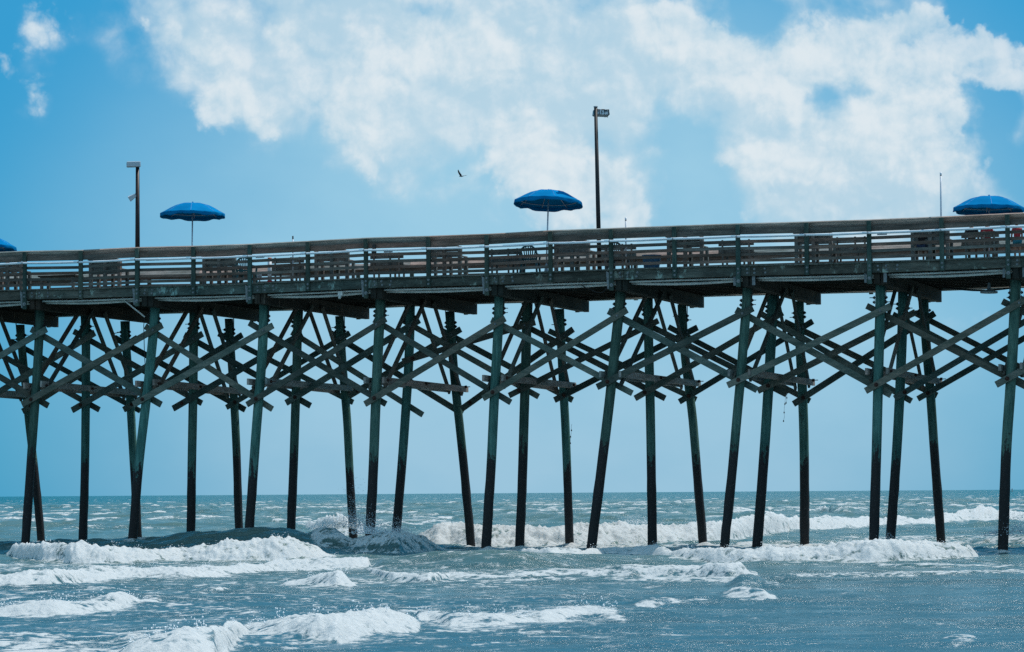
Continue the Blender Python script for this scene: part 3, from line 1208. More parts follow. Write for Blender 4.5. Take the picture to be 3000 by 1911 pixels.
def person(loc, rz, sc, pose, label, top, bottom, seat=.43):
    r = empty('person', loc, rz)
    r.scale = (sc, sc, sc)
    tag(r, label, 'person', 'people on the pier')
    V, E, RD = [], [], []

    def add(p, rad, par=None):
        V.append(Vector(p))
        RD.append(rad)
        if par is not None:
            E.append((par, len(V) - 1))
        return len(V) - 1
    k = 1 / sc
    hip = seat * k + .10 if pose == 'sit' else .88
    pel = add((0, 0, hip), (.15, .11))
    sp1 = add((0, -.01, hip + .18), (.125, .095), pel)
    ch = add((0, -.02, hip + .38), (.155, .105), sp1)
    nk = add((0, 0, hip + .53), .055, ch)
    h1 = add((0, .02, hip + .60), (.072, .08), nk)
    h2 = add((0, .025, hip + .70), (.078, .095), h1)
    h3 = add((0, .015, hip + .79), (.05, .06), h2)
    nose = add((0, .125, hip + .66), .014, h2)
    legs = []
    for sx in (-1, 1):
        sh = add((sx * .17, -.02, hip + .46), .06, ch)
        el = add((sx * .23, .04, hip + .20), .042, sh)
        wr = add((sx * .20, .26 if pose == 'sit' else .12, hip + .06), .030, el)
        pa = add((sx * .19, .33 if pose == 'sit' else .15, hip + .04 - (0 if pose == 'sit' else .08)), (.036, .022), wr)
        bx, by, bz = V[pa]
        for q in range(4):
            f1 = add((bx + (q - 1.5) * .019, by + .045, bz - .012), .0085, pa)
            add((bx + (q - 1.5) * .021, by + (.075 - abs(q - 1.3) * .008), bz - .034), .007, f1)
        t1 = add((bx - sx * .045, by + .015, bz), .010, pa)
        add((bx - sx * .055, by + .05, bz - .012), .008, t1)
        hp = add((sx * .10, .03, hip - .03), .09, pel)
        if pose == 'sit':
            kn = add((sx * .12, .42, hip + .0), .062, hp)
            an = add((sx * .12, .45, .09), .042, kn)
        else:
            kn = add((sx * .10, .02, .48), .060, hp)
            an = add((sx * .10, -.02, .09), .040, kn)
        ft = add((sx * .125, (.55 if pose == 'sit' else .10), .045), (.042, .032), an)
        legs.append((hp, kn, an))
    body = skin_mesh('body', V, E, RD, M['skin'], r)
    # shirt
    vs = [V[pel] + Vector((0, 0, .02)), V[sp1], V[ch], V[ch] + Vector((0, 0, .10))]
    rs = [(.17, .13), (.145, .115), (.178, .127), (.10, .075)]
    es = [(0, 1), (1, 2), (2, 3)]
    for sx, sh in ((-1, 8), (1, 8)):
        a = len(vs)
        vs += [Vector((sx * .17, -.02, hip + .46)), Vector((sx * .215, .02, hip + .27))]
        rs += [.078, .062]
        es += [(2, a), (a, a + 1)]
    skin_mesh('shirt', vs, es, rs, M[top], r)
    vs = [V[pel] - Vector((0, 0, .01))]
    rs = [(.172, .132)]
    es = []
    for hp, kn, an in legs:
        a = len(vs)
        e = V[hp] + (V[kn] - V[hp]) * .8
        vs += [V[hp], e]
        rs += [.108, .088]
        es += [(0, a), (a, a + 1)]
    skin_mesh('shorts', vs, es, rs, M[bottom], r)
    vs = [V[h2] + Vector((0, -.03, -.02)), V[h2] + Vector((0, -.02, .05)), V[h3] + Vector((0, -.02, .01))]
    skin_mesh('hair', vs, [(0, 1), (1, 2)], [(.088, .09), (.09, .10), (.058, .065)], M['hair'], r)
    for sx in (-1, 1):
        m2 = MB().lathe([(0, -.012), (.010, -.006), (.012, 0), (.010, .006), (0, .012)], (sx * .032, .108, hip + .69), 8)
        m2.build('eye', M['hair'], r)
    return r


pl = [(2702, 1.25, .66, 'sit', 'hunched person in black sitting left of the tall thin pole', 'black', 'navy', -.2),
      (2848, 1.05, .80, 'sit', 'dark-haired person in black seated under the edge of the right umbrella', 'black', 'navy', .1),
      (2893, 1.05, .78, 'sit', 'person in a red shirt seated directly under the right umbrella pole', 'red', 'navy', -.1),
      (2981, 1.6, .66, 'stand', 'child in teal shorts and red top standing at the photo edge', 'red', 'tealcloth', .4)]
for x, d, sc, pose, lab, tp_, bt, rz in pl:
    p, s = deck_loc(x, d)
    person(p, -THETA + rz, sc, pose, lab, tp_, bt)

# ------------------------------------------------------------------ bird
bp = pw(1351, 517, 120)
px = 1.2 * 120 / F       # metres per photo pixel there
b = empty('flying_bird', bp)
tag(b, 'small dark bird in flight with one wing raised', 'bird')
V = [(-5.2, 0, -.4), (-3.5, 0, .3), (-1, 0, 0), (2, 0, -.3), (4.5, 0, .3), (7, 1, 1.0)]
RD = [.35, .9, 1.5, 1.35, .6, .25]
skin_mesh('body', [Vector(v) * px for v in V], [(i, i + 1) for i in range(5)], [r * px for r in RD], M['bird'], b, 2)


def wing(pts):
    mb = MB()
    n = len(pts)
    for (a, c, th) in pts:
        for p, o in ((a, 0), (c, 0)):
            mb.v.append(Vector(p) * px + Vector((0, 0, th * px)))
        for p in (a, c):
            mb.v.append(Vector(p) * px - Vector((0, 0, th * px)))
    for i in range(n - 1):
        q, w = 4 * i, 4 * (i + 1)
        mb.f += [[q, q + 1, w + 1, w], [q + 2, w + 2, w + 3, q + 3], [q, w, w + 2, q + 2], [q + 1, q + 3, w + 3, w + 1]]
    mb.f += [[0, 2, 3, 1], [4 * n - 4, 4 * n - 3, 4 * n - 1, 4 * n - 2]]
    return mb.build('wing', M['bird'], b)


wing([((-2.2, 0, .5), (2.0, 0, .6), .35), ((-5.0, -1, 4.5), (.2, 1, 5.5), .25), ((-7.4, -2, 9), (-2.6, 1, 9.0), .2), ((-8.2, -2.5, 13), (-5.2, 0, 13.5), .15), ((-7.6, -2.5, 16.2), (-6.6, -1, 16.2), .08)])
wing([((1, 0, .2), (4, 2, .2), .4), ((4, 5, 2.0), (7.5, 7, 2.0), .3), ((7, 11, 2.6), (10.5, 12, 2.8), .2), ((13, 16, 4.5), (14.5, 16, 4.8), .08)])

# hanging tangles of fishing line with sinkers
for (k, x0, y0, y1, lab) in ((8, 305, 1080, 1305, 'long tangled fishing line with small sinkers hanging from a brace'),
                             (8, 327, 1010, 1145, 'short fishing line with one sinker beside a longer tangle'),
                             (7, 830, 1180, 1350, 'thin fishing line with a sinker hanging below the pale tie beam')):
    d = 5.6
    p = []
    for t in np.linspace(0, 1, 7):
        q = zp(k, x0 - 16 * t + random.uniform(-4, 4), y0 + (y1 - y0) * t)
        a = pp(q[0], q[1], d)
        p.append(W(a[0], d, a[1]))
    q = zp(k, x0, y0 - 60)
    a = pp(q[0], q[1], d)
    r = empty('fishing_line', p[-1])
    tag(r, lab, 'fishing line', 'fishing lines snagged on the braces')
    mb = MB().tube([v - p[-1] for v in p], .004, 5)
    mb.build('line', M['cable'], r)
    for i in (2, 4, 6):
        MB().lathe([(0, -.03), (.018, -.02), (.02, 0), (.008, .03), (0, .035)], p[i] - p[-1], 8).build('sinker', M['cable'], r)

# far navigation buoy on the horizon
bq = pw(2965, 1433, 2400)
by = empty('channel_marker', (bq.x, bq.y, 0))
tag(by, 'tiny reddish channel marker on the horizon beyond the last piling', 'marker')
MB().lathe([(0, -.3), (.7, -.3), (.7, .5), (.12, .6), (.12, 2.0), (0, 2.0)], n=10).build('float', M['rust'], by)
MB().poly([(-.5, 1.7), (.5, 1.7), (0, 2.7)], .3).build('topmark', M['red'], by)

# ------------------------------------------------------------------ the sea
GX = None


def perlin(x, y, seed=0):
    xi = np.floor(x).astype(np.int64)
    yi = np.floor(y).astype(np.int64)
    xf = (x - xi).astype(np.float32)
    yf = (y - yi).astype(np.float32)
    u = xf * xf * xf * (xf * (xf * 6 - 15) + 10)
    v = yf * yf * yf * (yf * (yf * 6 - 15) + 10)

    def g(ix, iy, dx, dy):
        h = (ix * 374761393 + iy * 668265263 + seed * 974634777) & 0xFFFFFFFF
        h = ((h ^ (h >> 13)) * 1274126177) & 0xFFFFFFFF
        h = (h ^ (h >> 16)) & 1023
        a = h.astype(np.float32) * (2 * np.pi / 1024)
        return np.cos(a) * dx + np.sin(a) * dy
    n00 = g(xi, yi, xf, yf)
    n10 = g(xi + 1, yi, xf - 1, yf)
    n01 = g(xi, yi + 1, xf, yf - 1)
    n11 = g(xi + 1, yi + 1, xf - 1, yf - 1)
    a = n00 + u * (n10 - n00)
    b = n01 + u * (n11 - n01)
    return (a + v * (b - a)) * 1.5


def sstep(a, b, x):
    t = np.clip((x - a) / (b - a), 0, 1)
    return t * t * (3 - 2 * t)


def hor(px):
    return 1454.4 - .0068 * px


def sea_view(k, x, y):
    return ({'L': 0, 'M': 900, 'R': 2000}[k] + x / 2.408, 1400 + y / 2.408)


# each wave: crest and foot lines read off the photograph, front width (m), length of its back (m),
# foam strength on the face, raggedness
WAVES = []


def wave(crest, foot, front=1.3, back=2.2, foam=1.0, lip=0.0, fade=(40, 40), rag=1.0, top=0.0, kind='bore'):
    c = np.array(sorted(sea_view(*q) for q in crest))
    f = np.array(sorted(sea_view(*q) for q in foot))
    WAVES.append(dict(c=c, f=f, front=front, back=back, foam=foam, lip=lip, fade=fade, rag=rag, top=top, kind=kind))


# first breaking line on the left
wave([('L', 20, 520), ('L', 100, 475), ('L', 200, 468), ('L', 400, 475), ('L', 560, 475), ('L', 700, 490), ('L', 800, 495), ('L', 1000, 505), ('L', 1200, 490), ('L', 1400, 468), ('L', 1600, 435), ('L', 1750, 440), ('L', 1950, 428), ('L', 2100, 440), ('L', 2200, 470), ('L', 2300, 530), ('L', 2380, 560)],
     [('L', 20, 552), ('L', 200, 575), ('L', 300, 590), ('L', 500, 600), ('L', 700, 600), ('L', 1000, 592), ('L', 1300, 582), ('L', 1700, 580), ('L', 2000, 577), ('L', 2380, 566)], 1.4, 1.6, 1.0, fade=(40, 30))
# second line on the left
wave([('L', -600, 690), ('L', 0, 672), ('L', 200, 650), ('L', 500, 650), ('L', 700, 630), ('L', 900, 615), ('L', 1300, 618), ('L', 1500, 620), ('L', 1800, 600), ('L', 2000, 585), ('L', 2200, 575), ('L', 2400, 562), ('M', 330, 545), ('M', 440, 560)],
     [('L', -600, 775), ('L', 0, 772), ('L', 350, 765), ('L', 600, 735), ('L', 900, 717), ('L', 1300, 710), ('L', 1450, 700), ('L', 1800, 672), ('L', 1950, 655), ('L', 2400, 645), ('M', 440, 640)], 1.5, 1.8, 1.0, fade=(100, 14))
# low line far left
wave([('L', -600, 905), ('L', 0, 890), ('L', 200, 855), ('L', 350, 850), ('L', 600, 860), ('L', 800, 825), ('L', 900, 815), ('L', 1000, 838), ('L', 1100, 828), ('L', 1180, 880)],
     [('L', -600, 960), ('L', 0, 952), ('L', 200, 955), ('L', 400, 957), ('L', 600, 942), ('L', 800, 922), ('L', 1000, 897), ('L', 1180, 884)], 1.1, 1.4, .98, fade=(100, 40))
wave([('L', 1290, 805), ('L', 1450, 785), ('L', 1640, 766)], [('L', 1290, 826), ('L', 1450, 806), ('L', 1640, 786)], .5, 1.2, .68, fade=(60, 60))
wave([('L', 1980, 742), ('L', 2100, 705), ('L', 2200, 680), ('L', 2400, 652), ('M', 200, 660), ('M', 280, 700), ('M', 340, 760)],
     [('L', 1980, 752), ('L', 2200, 760), ('L', 2400, 768), ('M', 200, 772), ('M', 340, 770)], 1.3, 1.6, 1.0, fade=(25, 20))
# big line along the bottom
wave([('L', 820, 1180), ('L', 1050, 1110), ('L', 1250, 1060), ('L', 1500, 1040), ('L', 1700, 1018), ('L', 1900, 990), ('L', 2100, 960), ('L', 2200, 952), ('L', 2400, 960), ('M', 330, 940), ('M', 450, 908), ('M', 600, 925), ('M', 700, 950), ('M', 790, 1000)],
     [('L', 820, 1300), ('L', 1200, 1290), ('L', 1500, 1270), ('L', 1650, 1180), ('L', 1750, 1120), ('L', 1900, 1130), ('L', 2200, 1150), ('L', 2400, 1142), ('M', 200, 1150), ('M', 500, 1122), ('M', 700, 1095), ('M', 790, 1080)], 1.7, 2.0, 1.0, fade=(60, 14))
wave([('M', 760, 945), ('M', 900, 932), ('M', 1100, 945), ('M', 1300, 945), ('M', 1500, 940), ('M', 1700, 925), ('M', 1800, 918), ('M', 1900, 922), ('M', 2050, 922), ('M', 2150, 945), ('M', 2270, 985)],
     [('M', 760, 1010), ('M', 850, 1000), ('M', 900, 1010), ('M', 1000, 1030), ('M', 1300, 1032), ('M', 1600, 1010), ('M', 1800, 985), ('M', 1960, 966), ('M', 2150, 985), ('M', 2270, 1000)], 1.0, 1.6, .93, fade=(12, 150))
# smooth green swell in the middle, foam line at its foot
wave([('M', 430, 566), ('M', 700, 545), ('M', 900, 520), ('M', 1100, 497), ('M', 1300, 497), ('M', 1500, 515), ('M', 1800, 545), ('M', 2100, 545), ('R', 60, 575)],
     [('M', 430, 652), ('M', 900, 652), ('M', 1200, 655), ('M', 1500, 655), ('M', 2000, 635), ('R', 60, 620)], 3.0, 3.0, .0, fade=(60, 120), kind='swell')
wave([('M', 390, 655), ('M', 500, 648), ('M', 600, 662), ('M', 800, 668), ('M', 950, 662), ('M', 1200, 672), ('M', 1400, 668), ('M', 1700, 640), ('M', 2000, 640), ('M', 2200, 615), ('M', 2320, 618), ('R', 0, 618), ('R', 200, 608), ('R', 400, 600), ('R', 430, 640), ('R', 520, 680)],
     [('M', 390, 668), ('M', 600, 722), ('M', 850, 735), ('M', 1000, 695), ('M', 1300, 705), ('M', 1500, 700), ('M', 1800, 690), ('M', 2000, 690), ('M', 2350, 690), ('R', 100, 690), ('R', 300, 700), ('R', 520, 700)], .9, 1.8, .86, fade=(30, 14))
# line in front of the right pilings
wave([('M', 1380, 505), ('M', 1600, 500), ('M', 1900, 503), ('M', 2100, 490), ('M', 2400, 480), ('R', 0, 510), ('R', 200, 500), ('R', 400, 490), ('R', 600, 478), ('R', 700, 488), ('R', 900, 480), ('R', 1000, 458), ('R', 1200, 452), ('R', 1300, 463), ('R', 1480, 438), ('R', 1600, 455), ('R', 1900, 458), ('R', 2000, 475), ('R', 2070, 545)],
     [('M', 1380, 515), ('M', 1500, 552), ('M', 1700, 572), ('M', 1900, 565), ('M', 2100, 548), ('M', 2400, 548), ('R', 0, 572), ('R', 200, 585), ('R', 400, 592), ('R', 700, 592), ('R', 1000, 592), ('R', 1300, 592), ('R', 1600, 582), ('R', 1900, 577), ('R', 2070, 562)], 1.2, 1.5, 1.0, fade=(30, 10))
wave([('R', 1200, 606), ('R', 1400, 600), ('R', 1700, 595), ('R', 2000, 592), ('R', 2400, 590), ('R', 3200, 590)], [('R', 1200, 612), ('R', 1500, 625), ('R', 1900, 625), ('R', 2400, 622), ('R', 3200, 620)], .6, 1.2, .66, fade=(150, 100))
wave([('R', 560, 690), ('R', 900, 680), ('R', 1200, 672), ('R', 1500, 662), ('R', 1900, 655), ('R', 2200, 645), ('R', 2320, 655), ('R', 3200, 660)], [('R', 560, 704), ('R', 900, 702), ('R', 1200, 698), ('R', 1600, 697), ('R', 2000, 682), ('R', 2320, 676), ('R', 3200, 680)], .6, 1.2, .66, fade=(150, 80))
# broken little bore right of the centre
wave([('R', 300, 700), ('R', 350, 695), ('R', 450, 680), ('R', 520, 682), ('R', 600, 730), ('R', 680, 775)], [('R', 300, 780), ('R', 400, 782), ('R', 540, 770), ('R', 680, 786)], 2.4, 1.6, .42, fade=(50, 40))
wave([('R', 230, 828), ('R', 330, 780), ('R', 400, 768), ('R', 550, 790), ('R', 640, 830)], [('R', 230, 838), ('R', 400, 842), ('R', 640, 850)], .8, 1.2, .8, fade=(50, 50))
wave([('R', 640, 825), ('R', 850, 812), ('R', 1080, 782), ('R', 1250, 800), ('R', 1400, 840)], [('R', 640, 850), ('R', 900, 845), ('R', 1100, 840), ('R', 1400, 860)], 1.2, 1.6, .12, fade=(30, 60), kind='swell')
wave([('M', 2250, 890), ('R', 0, 860), ('R', 100, 842), ('R', 200, 845)], [('M', 2250, 905), ('R', 0, 885), ('R', 200, 868)], .6, 1.2, .66, fade=(60, 60))
wave([('R', 1780, 1150), ('R', 1900, 1112), ('R', 1980, 1105), ('R', 2070, 1140)], [('R', 1780, 1165), ('R', 1950, 1172), ('R', 2070, 1168)], .7, 1.0, .72, fade=(60, 45))
# swell in the shade under the pier (left), and the surge at the pilings
wave([('L', -700, 480), ('L', 0, 466), ('L', 300, 447), ('L', 560, 440), ('L', 800, 440), ('L', 1000, 425), ('L', 1100, 416), ('L', 1200, 408), ('L', 1300, 390), ('L', 1400, 385), ('L', 1600, 380), ('L', 1800, 370), ('L', 1950, 358), ('L', 2050, 368), ('L', 2150, 395), ('L', 2250, 425), ('L', 2400, 455), ('M', 300, 470)],
     [('L', -700, 530), ('L', 0, 536), ('L', 600, 540), ('L', 1200, 544), ('L', 1800, 548), ('L', 2400, 550), ('M', 300, 550)], 4.5, 3.2, .0, fade=(200, 60), kind='swell')
wave([('M', 0, 500), ('M', 100, 460), ('M', 300, 422), ('M', 450, 395), ('M', 600, 388), ('M', 700, 400), ('M', 800, 420), ('M', 900, 478), ('M', 980, 520)],
     [('M', 0, 535), ('M', 100, 538), ('M', 400, 540), ('M', 640, 545), ('M', 900, 525), ('M', 980, 524)], 2.2, 2.2, .82, fade=(30, 40))
# breaker behind the pilings, left peak
wave([('L', 2080, 372), ('L', 2200, 345), ('L', 2300, 310), ('L', 2400, 288), ('M', 250, 296), ('M', 330, 310), ('M', 400, 350)],
     [('L', 2080, 382), ('L', 2200, 400), ('L', 2350, 415), ('M', 200, 430), ('M', 400, 430)], 2.2, 2.6, .92, fade=(20, 12))
# long breaker behind the pilings
wave([('M', 660, 372), ('M', 800, 350), ('M', 950, 340), ('M', 1050, 350), ('M', 1200, 350), ('M', 1350, 338), ('M', 1500, 358), ('M', 1700, 370), ('M', 1900, 360), ('M', 2050, 345), ('M', 2200, 333), ('M', 2400, 345), ('R', 0, 340), ('R', 200, 328), ('R', 400, 308), ('R', 600, 282), ('R', 700, 298), ('R', 900, 308), ('R', 1000, 308), ('R', 1300, 328), ('R', 1500, 308), ('R', 1700, 310), ('R', 1900, 300), ('R', 2100, 255), ('R', 2200, 262), ('R', 2400, 278), ('R', 3200, 285)],
     [('M', 660, 476), ('M', 800, 484), ('M', 900, 488), ('M', 1000, 486), ('M', 1200, 490), ('M', 1500, 490), ('M', 1900, 486), ('M', 2400, 472), ('R', 0, 465), ('R', 200, 460), ('R', 400, 442), ('R', 800, 402), ('R', 1000, 392), ('R', 1300, 378), ('R', 1700, 368), ('R', 2000, 352), ('R', 2400, 345), ('R', 3200, 345)], 2.6, 3.0, 1.0, fade=(170, 100))
# second small breaker behind
wave([('R', 900, 258), ('R', 1050, 248), ('R', 1300, 268), ('R', 1600, 262)], [('R', 900, 280), ('R', 1050, 295), ('R', 1300, 300), ('R', 1600, 285)], 3.0, 3.0, .5, fade=(50, 50))
wave([('M', 690, 290), ('M', 800, 270), ('M', 900, 265), ('M', 940, 285)], [('M', 690, 310), ('M', 940, 310)], 2.0, 3.0, .55, fade=(20, 14))
wave([('L', 1860, 185), ('L', 1890, 178), ('L', 1955, 186)], [('L', 1860, 200), ('L', 1955, 200)], 2.0, 3.0, .9, fade=(10, 10))
# right-hand surge at the last piling
wave([('R', 2000, 468), ('R', 2100, 445), ('R', 2180, 405), ('R', 2300, 395), ('R', 2400, 400), ('R', 2900, 430)], [('R', 2000, 472), ('R', 2150, 474), ('R', 2400, 476), ('R', 2900, 478)], 1.6, 1.6, .10, fade=(20, 60), kind='swell')


def build_sea():
    rows = list(np.arange(2, 24, 1.0)) + list(np.arange(24, 112, .085))
    y = rows[-1]
    while y < 420:
        y *= 1.0055
        rows.append(y)
    while y < 16000:
        y *= 1.035
        rows.append(y)
    Y = np.array(rows)
    P = np.concatenate([np.linspace(-7500, -704, 40), np.arange(-700, 3700, 4.0), np.linspace(3704, 10500, 40)])
    nr, nc = len(Y), len(P)
    YY = np.repeat(Y[:, None], nc, 1).astype(np.float32)
    PP = np.repeat(P[None, :], nr, 0).astype(np.float32)
    XX = ((PP - CX) / F * YY).astype(np.float32)
    inner = (np.abs(P - 1500) < 2300)
    near_ = sstep(26, 40, YY) * (1 - sstep(105, 140, YY))
    farw = sstep(85, 150, YY)
    # open-water chop, crests lying along the shore
    wx = XX + perlin(XX / 9, YY / 7, 3) * 2
    wy = YY + perlin(XX / 12, YY / 9, 4) * 3
    c1 = perlin(wx / 5.0, wy / 2.4, 5)
    c2 = perlin(wx / 1.9, wy / .95, 6)
    c3 = perlin(wx / .8, wy / .42, 7)
    c4 = perlin(wx / .36, wy / .22, 8)
    lo = perlin(wx / 11.0, wy / 5.5, 9)
    lim = 1 - sstep(420, 900, YY)
    sharp = lambda q: 1 - np.sqrt(q * q + .01) * 1.6
    far_h = (.24 * sharp(lo) + .30 * sharp(c1) + .15 * c2 + .05 * c3) * farw
    Z = far_h * (.35 + .65 * lim) + (.078 * c1 + .040 * c2 + .020 * c3 + .007 * c4) * (1 - .6 * farw) * sstep(20, 30, YY)
    calm = sstep(1900, 2500, PP) * (1 - sstep(50, 70, YY))
    Z *= 1 - .25 * calm
    Z += (.05 * c2 + .045 * c3 + .012 * c4) * sstep(82, 86, YY) * (1 - sstep(98, 106, YY))
    FO = np.zeros_like(Z)
    # whitecaps out at sea
    cap = sstep(.60, .80, sharp(lo) * .38 + sharp(c1) * .45 + .42 * c2)
    capm = sstep(.05, .40, perlin(XX / 14, YY / 30, 21) + .14)
    FO = np.maximum(FO, cap * capm * farw * .80 * (1 - sstep(900, 2500, YY)))
    # lumpy relief for the foam
    b1 = np.abs(perlin(XX / .50, YY / .55, 31))
    b2 = np.abs(perlin(XX / .22, YY / .26, 32))
    b3 = perlin(XX / .10, YY / .17, 33)
    lump = (.042 * (1 - b1 * 1.6) + .040 * (1 - b2 * 1.6) + .036 * b3)
    rag1 = perlin(XX / 1.7, YY / 3, 35)
    rag2 = perlin(XX / .45, YY / 1.2, 36)
    rag3 = perlin(XX / 2.6, YY / 4, 37)
    lump_amt = np.zeros_like(Z)
    DY = np.zeros_like(Z)
    for wi, w in enumerate(WAVES):
        c, f = w['c'], w['f']
        x0, x1 = c[0, 0], c[-1, 0]
        sel = np.where((P > x0 - w['fade'][0] * .2) & (P < x1 + w['fade'][1] * .2))[0]
        if not len(sel):
            continue
        p = P[sel]
        yc = np.interp(p, c[:, 0], c[:, 1])
        yf = np.interp(p, f[:, 0], f[:, 1])
        yf = np.maximum(yf, yc + 3)
        if w['kind'] == 'swell':
            k = np.ones(41) / 41
            yc = np.convolve(np.pad(yc, 20, mode='edge'), k, 'valid') if len(p) > 60 else yc
        Df = HCAM * F / (yf - hor(p))
        Dc = Df + w['front']
        H = HCAM - (yc - hor(p)) * Dc / F
        H = np.clip(H - (.03 if w['kind'] != 'swell' else .0) * w['foam'], .05, 1.4)
        fade = sstep(0, w['fade'][0], p - x0 + w['fade'][0] * .2) * sstep(0, w['fade'][1], x1 + w['fade'][1] * .2 - p)
        D = YY[:, sel]
        r1, r2 = rag1[:, sel], rag2[:, sel]
        Dj = D + (r1 * .35 + r2 * .12) * (w['rag'] if w['kind'] != 'swell' else .3)
        t = (Dj - Df) / w['front']
        if w['kind'] == 'swell':
            prof = np.where(t < 1, sstep(-.15, 1.05, t), np.exp(-np.clip(t - 1, 0, 99) * w['front'] / w['back']))
        else:
            tt = np.clip(t, 0, 1)
            prof = np.where(t < 1, 1 - (1 - tt) ** 2.2, np.exp(-np.clip(t - 1, 0, 99) * w['front'] / w['back']))
        h = H * fade * prof
        hm = h * (1 + (.14 * r1 + .10 * r2) * (w['kind'] != 'swell'))
        Z[:, sel] += hm
        if w['foam'] > 0:
            edge = fade > 0
            t0 = (-.14 if w['foam'] > .9 else .08) + .17 * rag3[:, sel] + .16 * r2 + .10 * b3[:, sel]
            fm = sstep(t0 - .12, t0 + .22, t) * (1 - sstep(1.0, 1.0 + .9 / w['front'], t + .2 * r2))
            fm = fm * (.86 + .22 * r2 + .20 * b3[:, sel] + .12 * rag3[:, sel])
            fm = fm * w['foam'] * sstep(.0, .7, fade + .25 * r1 + .22 * r2)
            # lacy foam spread in front of the bore and trailing behind it
            tail = np.exp(-np.clip(Df - Dj, 0, 99) / (2.6 if w['foam'] > .9 else 1.2)) * (t < .15) * .62 * min(1, w['foam'] * 1.1) * fade
            beh = np.exp(-np.clip(t - 1, 0, 99) * w['front'] / 4.0) * (t >= 1) * .62 * min(1, w['foam']) * fade
            FO[:, sel] = np.maximum(FO[:, sel], np.maximum(fm, np.maximum(tail, beh)))
            la = fm * np.clip(H / .35, .25, 1.25)
            lump_amt[:, sel] = np.maximum(lump_amt[:, sel], la)
    Z += lump * lump_amt
    DY = -(1 - b1 * 1.5) * .06 * lump_amt
    # thin foam veins drifting in the surf zone
    vein = sstep(.16, .02, np.abs(perlin(XX / 1.6 + .5 * perlin(XX / .7, YY / .7, 41), YY / 2.4, 42)))
    zone = sstep(28, 36, YY) * (1 - sstep(66, 100, YY))
    side = .55 + .45 * (1 - sstep(1500, 2300, PP))
    patch = sstep(-.05, .35, perlin(XX / 5, YY / 6, 43) + .10)
    FO = np.maximum(FO, (.33 + .22 * vein * patch) * zone * side)
    for (row, b), pts in PILE.items():
        q = sorted(pts, key=lambda k: k[1])
        ps = q[0][0] + (q[1][0] - q[0][0]) / max(.3, q[1][1] - q[0][1]) * (0.15 - q[0][1])
        wp_ = W(ps, ROWD[row], 0)
        r_ = np.where(np.abs(Y - wp_.y) < 2.6)[0]
        k_ = np.where(np.abs((P - CX) / F * wp_.y - wp_.x) < 1.6)[0]
        if not len(k_):
            continue
        ix = np.ix_(r_, k_)
        dx_, dy_ = XX[ix] - wp_.x, YY[ix] - wp_.y
        rr = np.sqrt((dx_ * 1.3) ** 2 + np.where(dy_ < 0, dy_ * .55, dy_ * 1.2) ** 2)
        add = np.exp(-(rr / .62) ** 2)
        FO[ix] = np.maximum(FO[ix], add * (.85 + .4 * rag2[ix]))
        Z[ix] += .09 * np.exp(-(rr / .32) ** 2) * (1 + rag2[ix])
    wash = sstep(1250, 1500, PP) * (1 - sstep(2650, 2800, PP)) * sstep(80.5, 83, YY) * (1 - sstep(94, 97, YY))
    FO = np.maximum(FO, wash * (.62 + .2 * rag3))
    lace = sstep(.22, .02, np.abs(perlin(XX / .9 + .6 * perlin(XX / .5, YY / .6, 51), YY / 1.7, 52)))
    for x0_, x1_, ya, yb_, am in ((1700, 2230, 54, 69, .66), (-400, 640, 31, 39, .62), (-400, 1050, 61, 80, .50), (900, 1800, 55, 66, .50),
                                 (-200, 520, 42, 47.5, .50), (600, 1700, 35, 41, .46), (1300, 2500, 70, 78, .46), (500, 1100, 46, 58, .45)):
        zz_ = sstep(x0_, x0_ + 120, PP) * (1 - sstep(x1_ - 120, x1_, PP)) * sstep(ya, ya + (yb_ - ya) * .3, YY) * (1 - sstep(yb_ - (yb_ - ya) * .3, yb_, YY))
        FO = np.maximum(FO, zz_ * (am - .14 + .24 * lace + .14 * rag3))
    # foam sheet behind the right-hand breaker
    sheet = sstep(2300, 2500, PP) * sstep(88, 92, YY) * (1 - sstep(104, 112, YY))
    FO = np.maximum(FO, sheet * .50)
    verts = np.empty((nr, nc, 3), np.float32)
    verts[..., 0] = XX
    verts[..., 1] = YY + DY
    verts[..., 2] = Z
    idx = np.arange(nr * nc, dtype=np.int32).reshape(nr, nc)
    quads = np.stack([idx[:-1, :-1], idx[:-1, 1:], idx[1:, 1:], idx[1:, :-1]], -1).reshape(-1, 4)
    me = bpy.data.meshes.new('sea')
    me.vertices.add(nr * nc)
    me.vertices.foreach_set('co', verts.ravel())
    nq = len(quads)
    me.loops.add(nq * 4)
    me.loops.foreach_set('vertex_index', quads.ravel())
    me.polygons.add(nq)
    me.polygons.foreach_set('loop_start', np.arange(0, nq * 4, 4, dtype=np.int32))
    me.polygons.foreach_set('use_smooth', np.ones(nq, dtype=bool))
    at = me.attributes.new('foam', 'FLOAT', 'POINT')
    at.data.foreach_set('value', FO.ravel().astype(np.float32))
    me.update(calc_edges=True)
    return me, Y, P, Z, FO


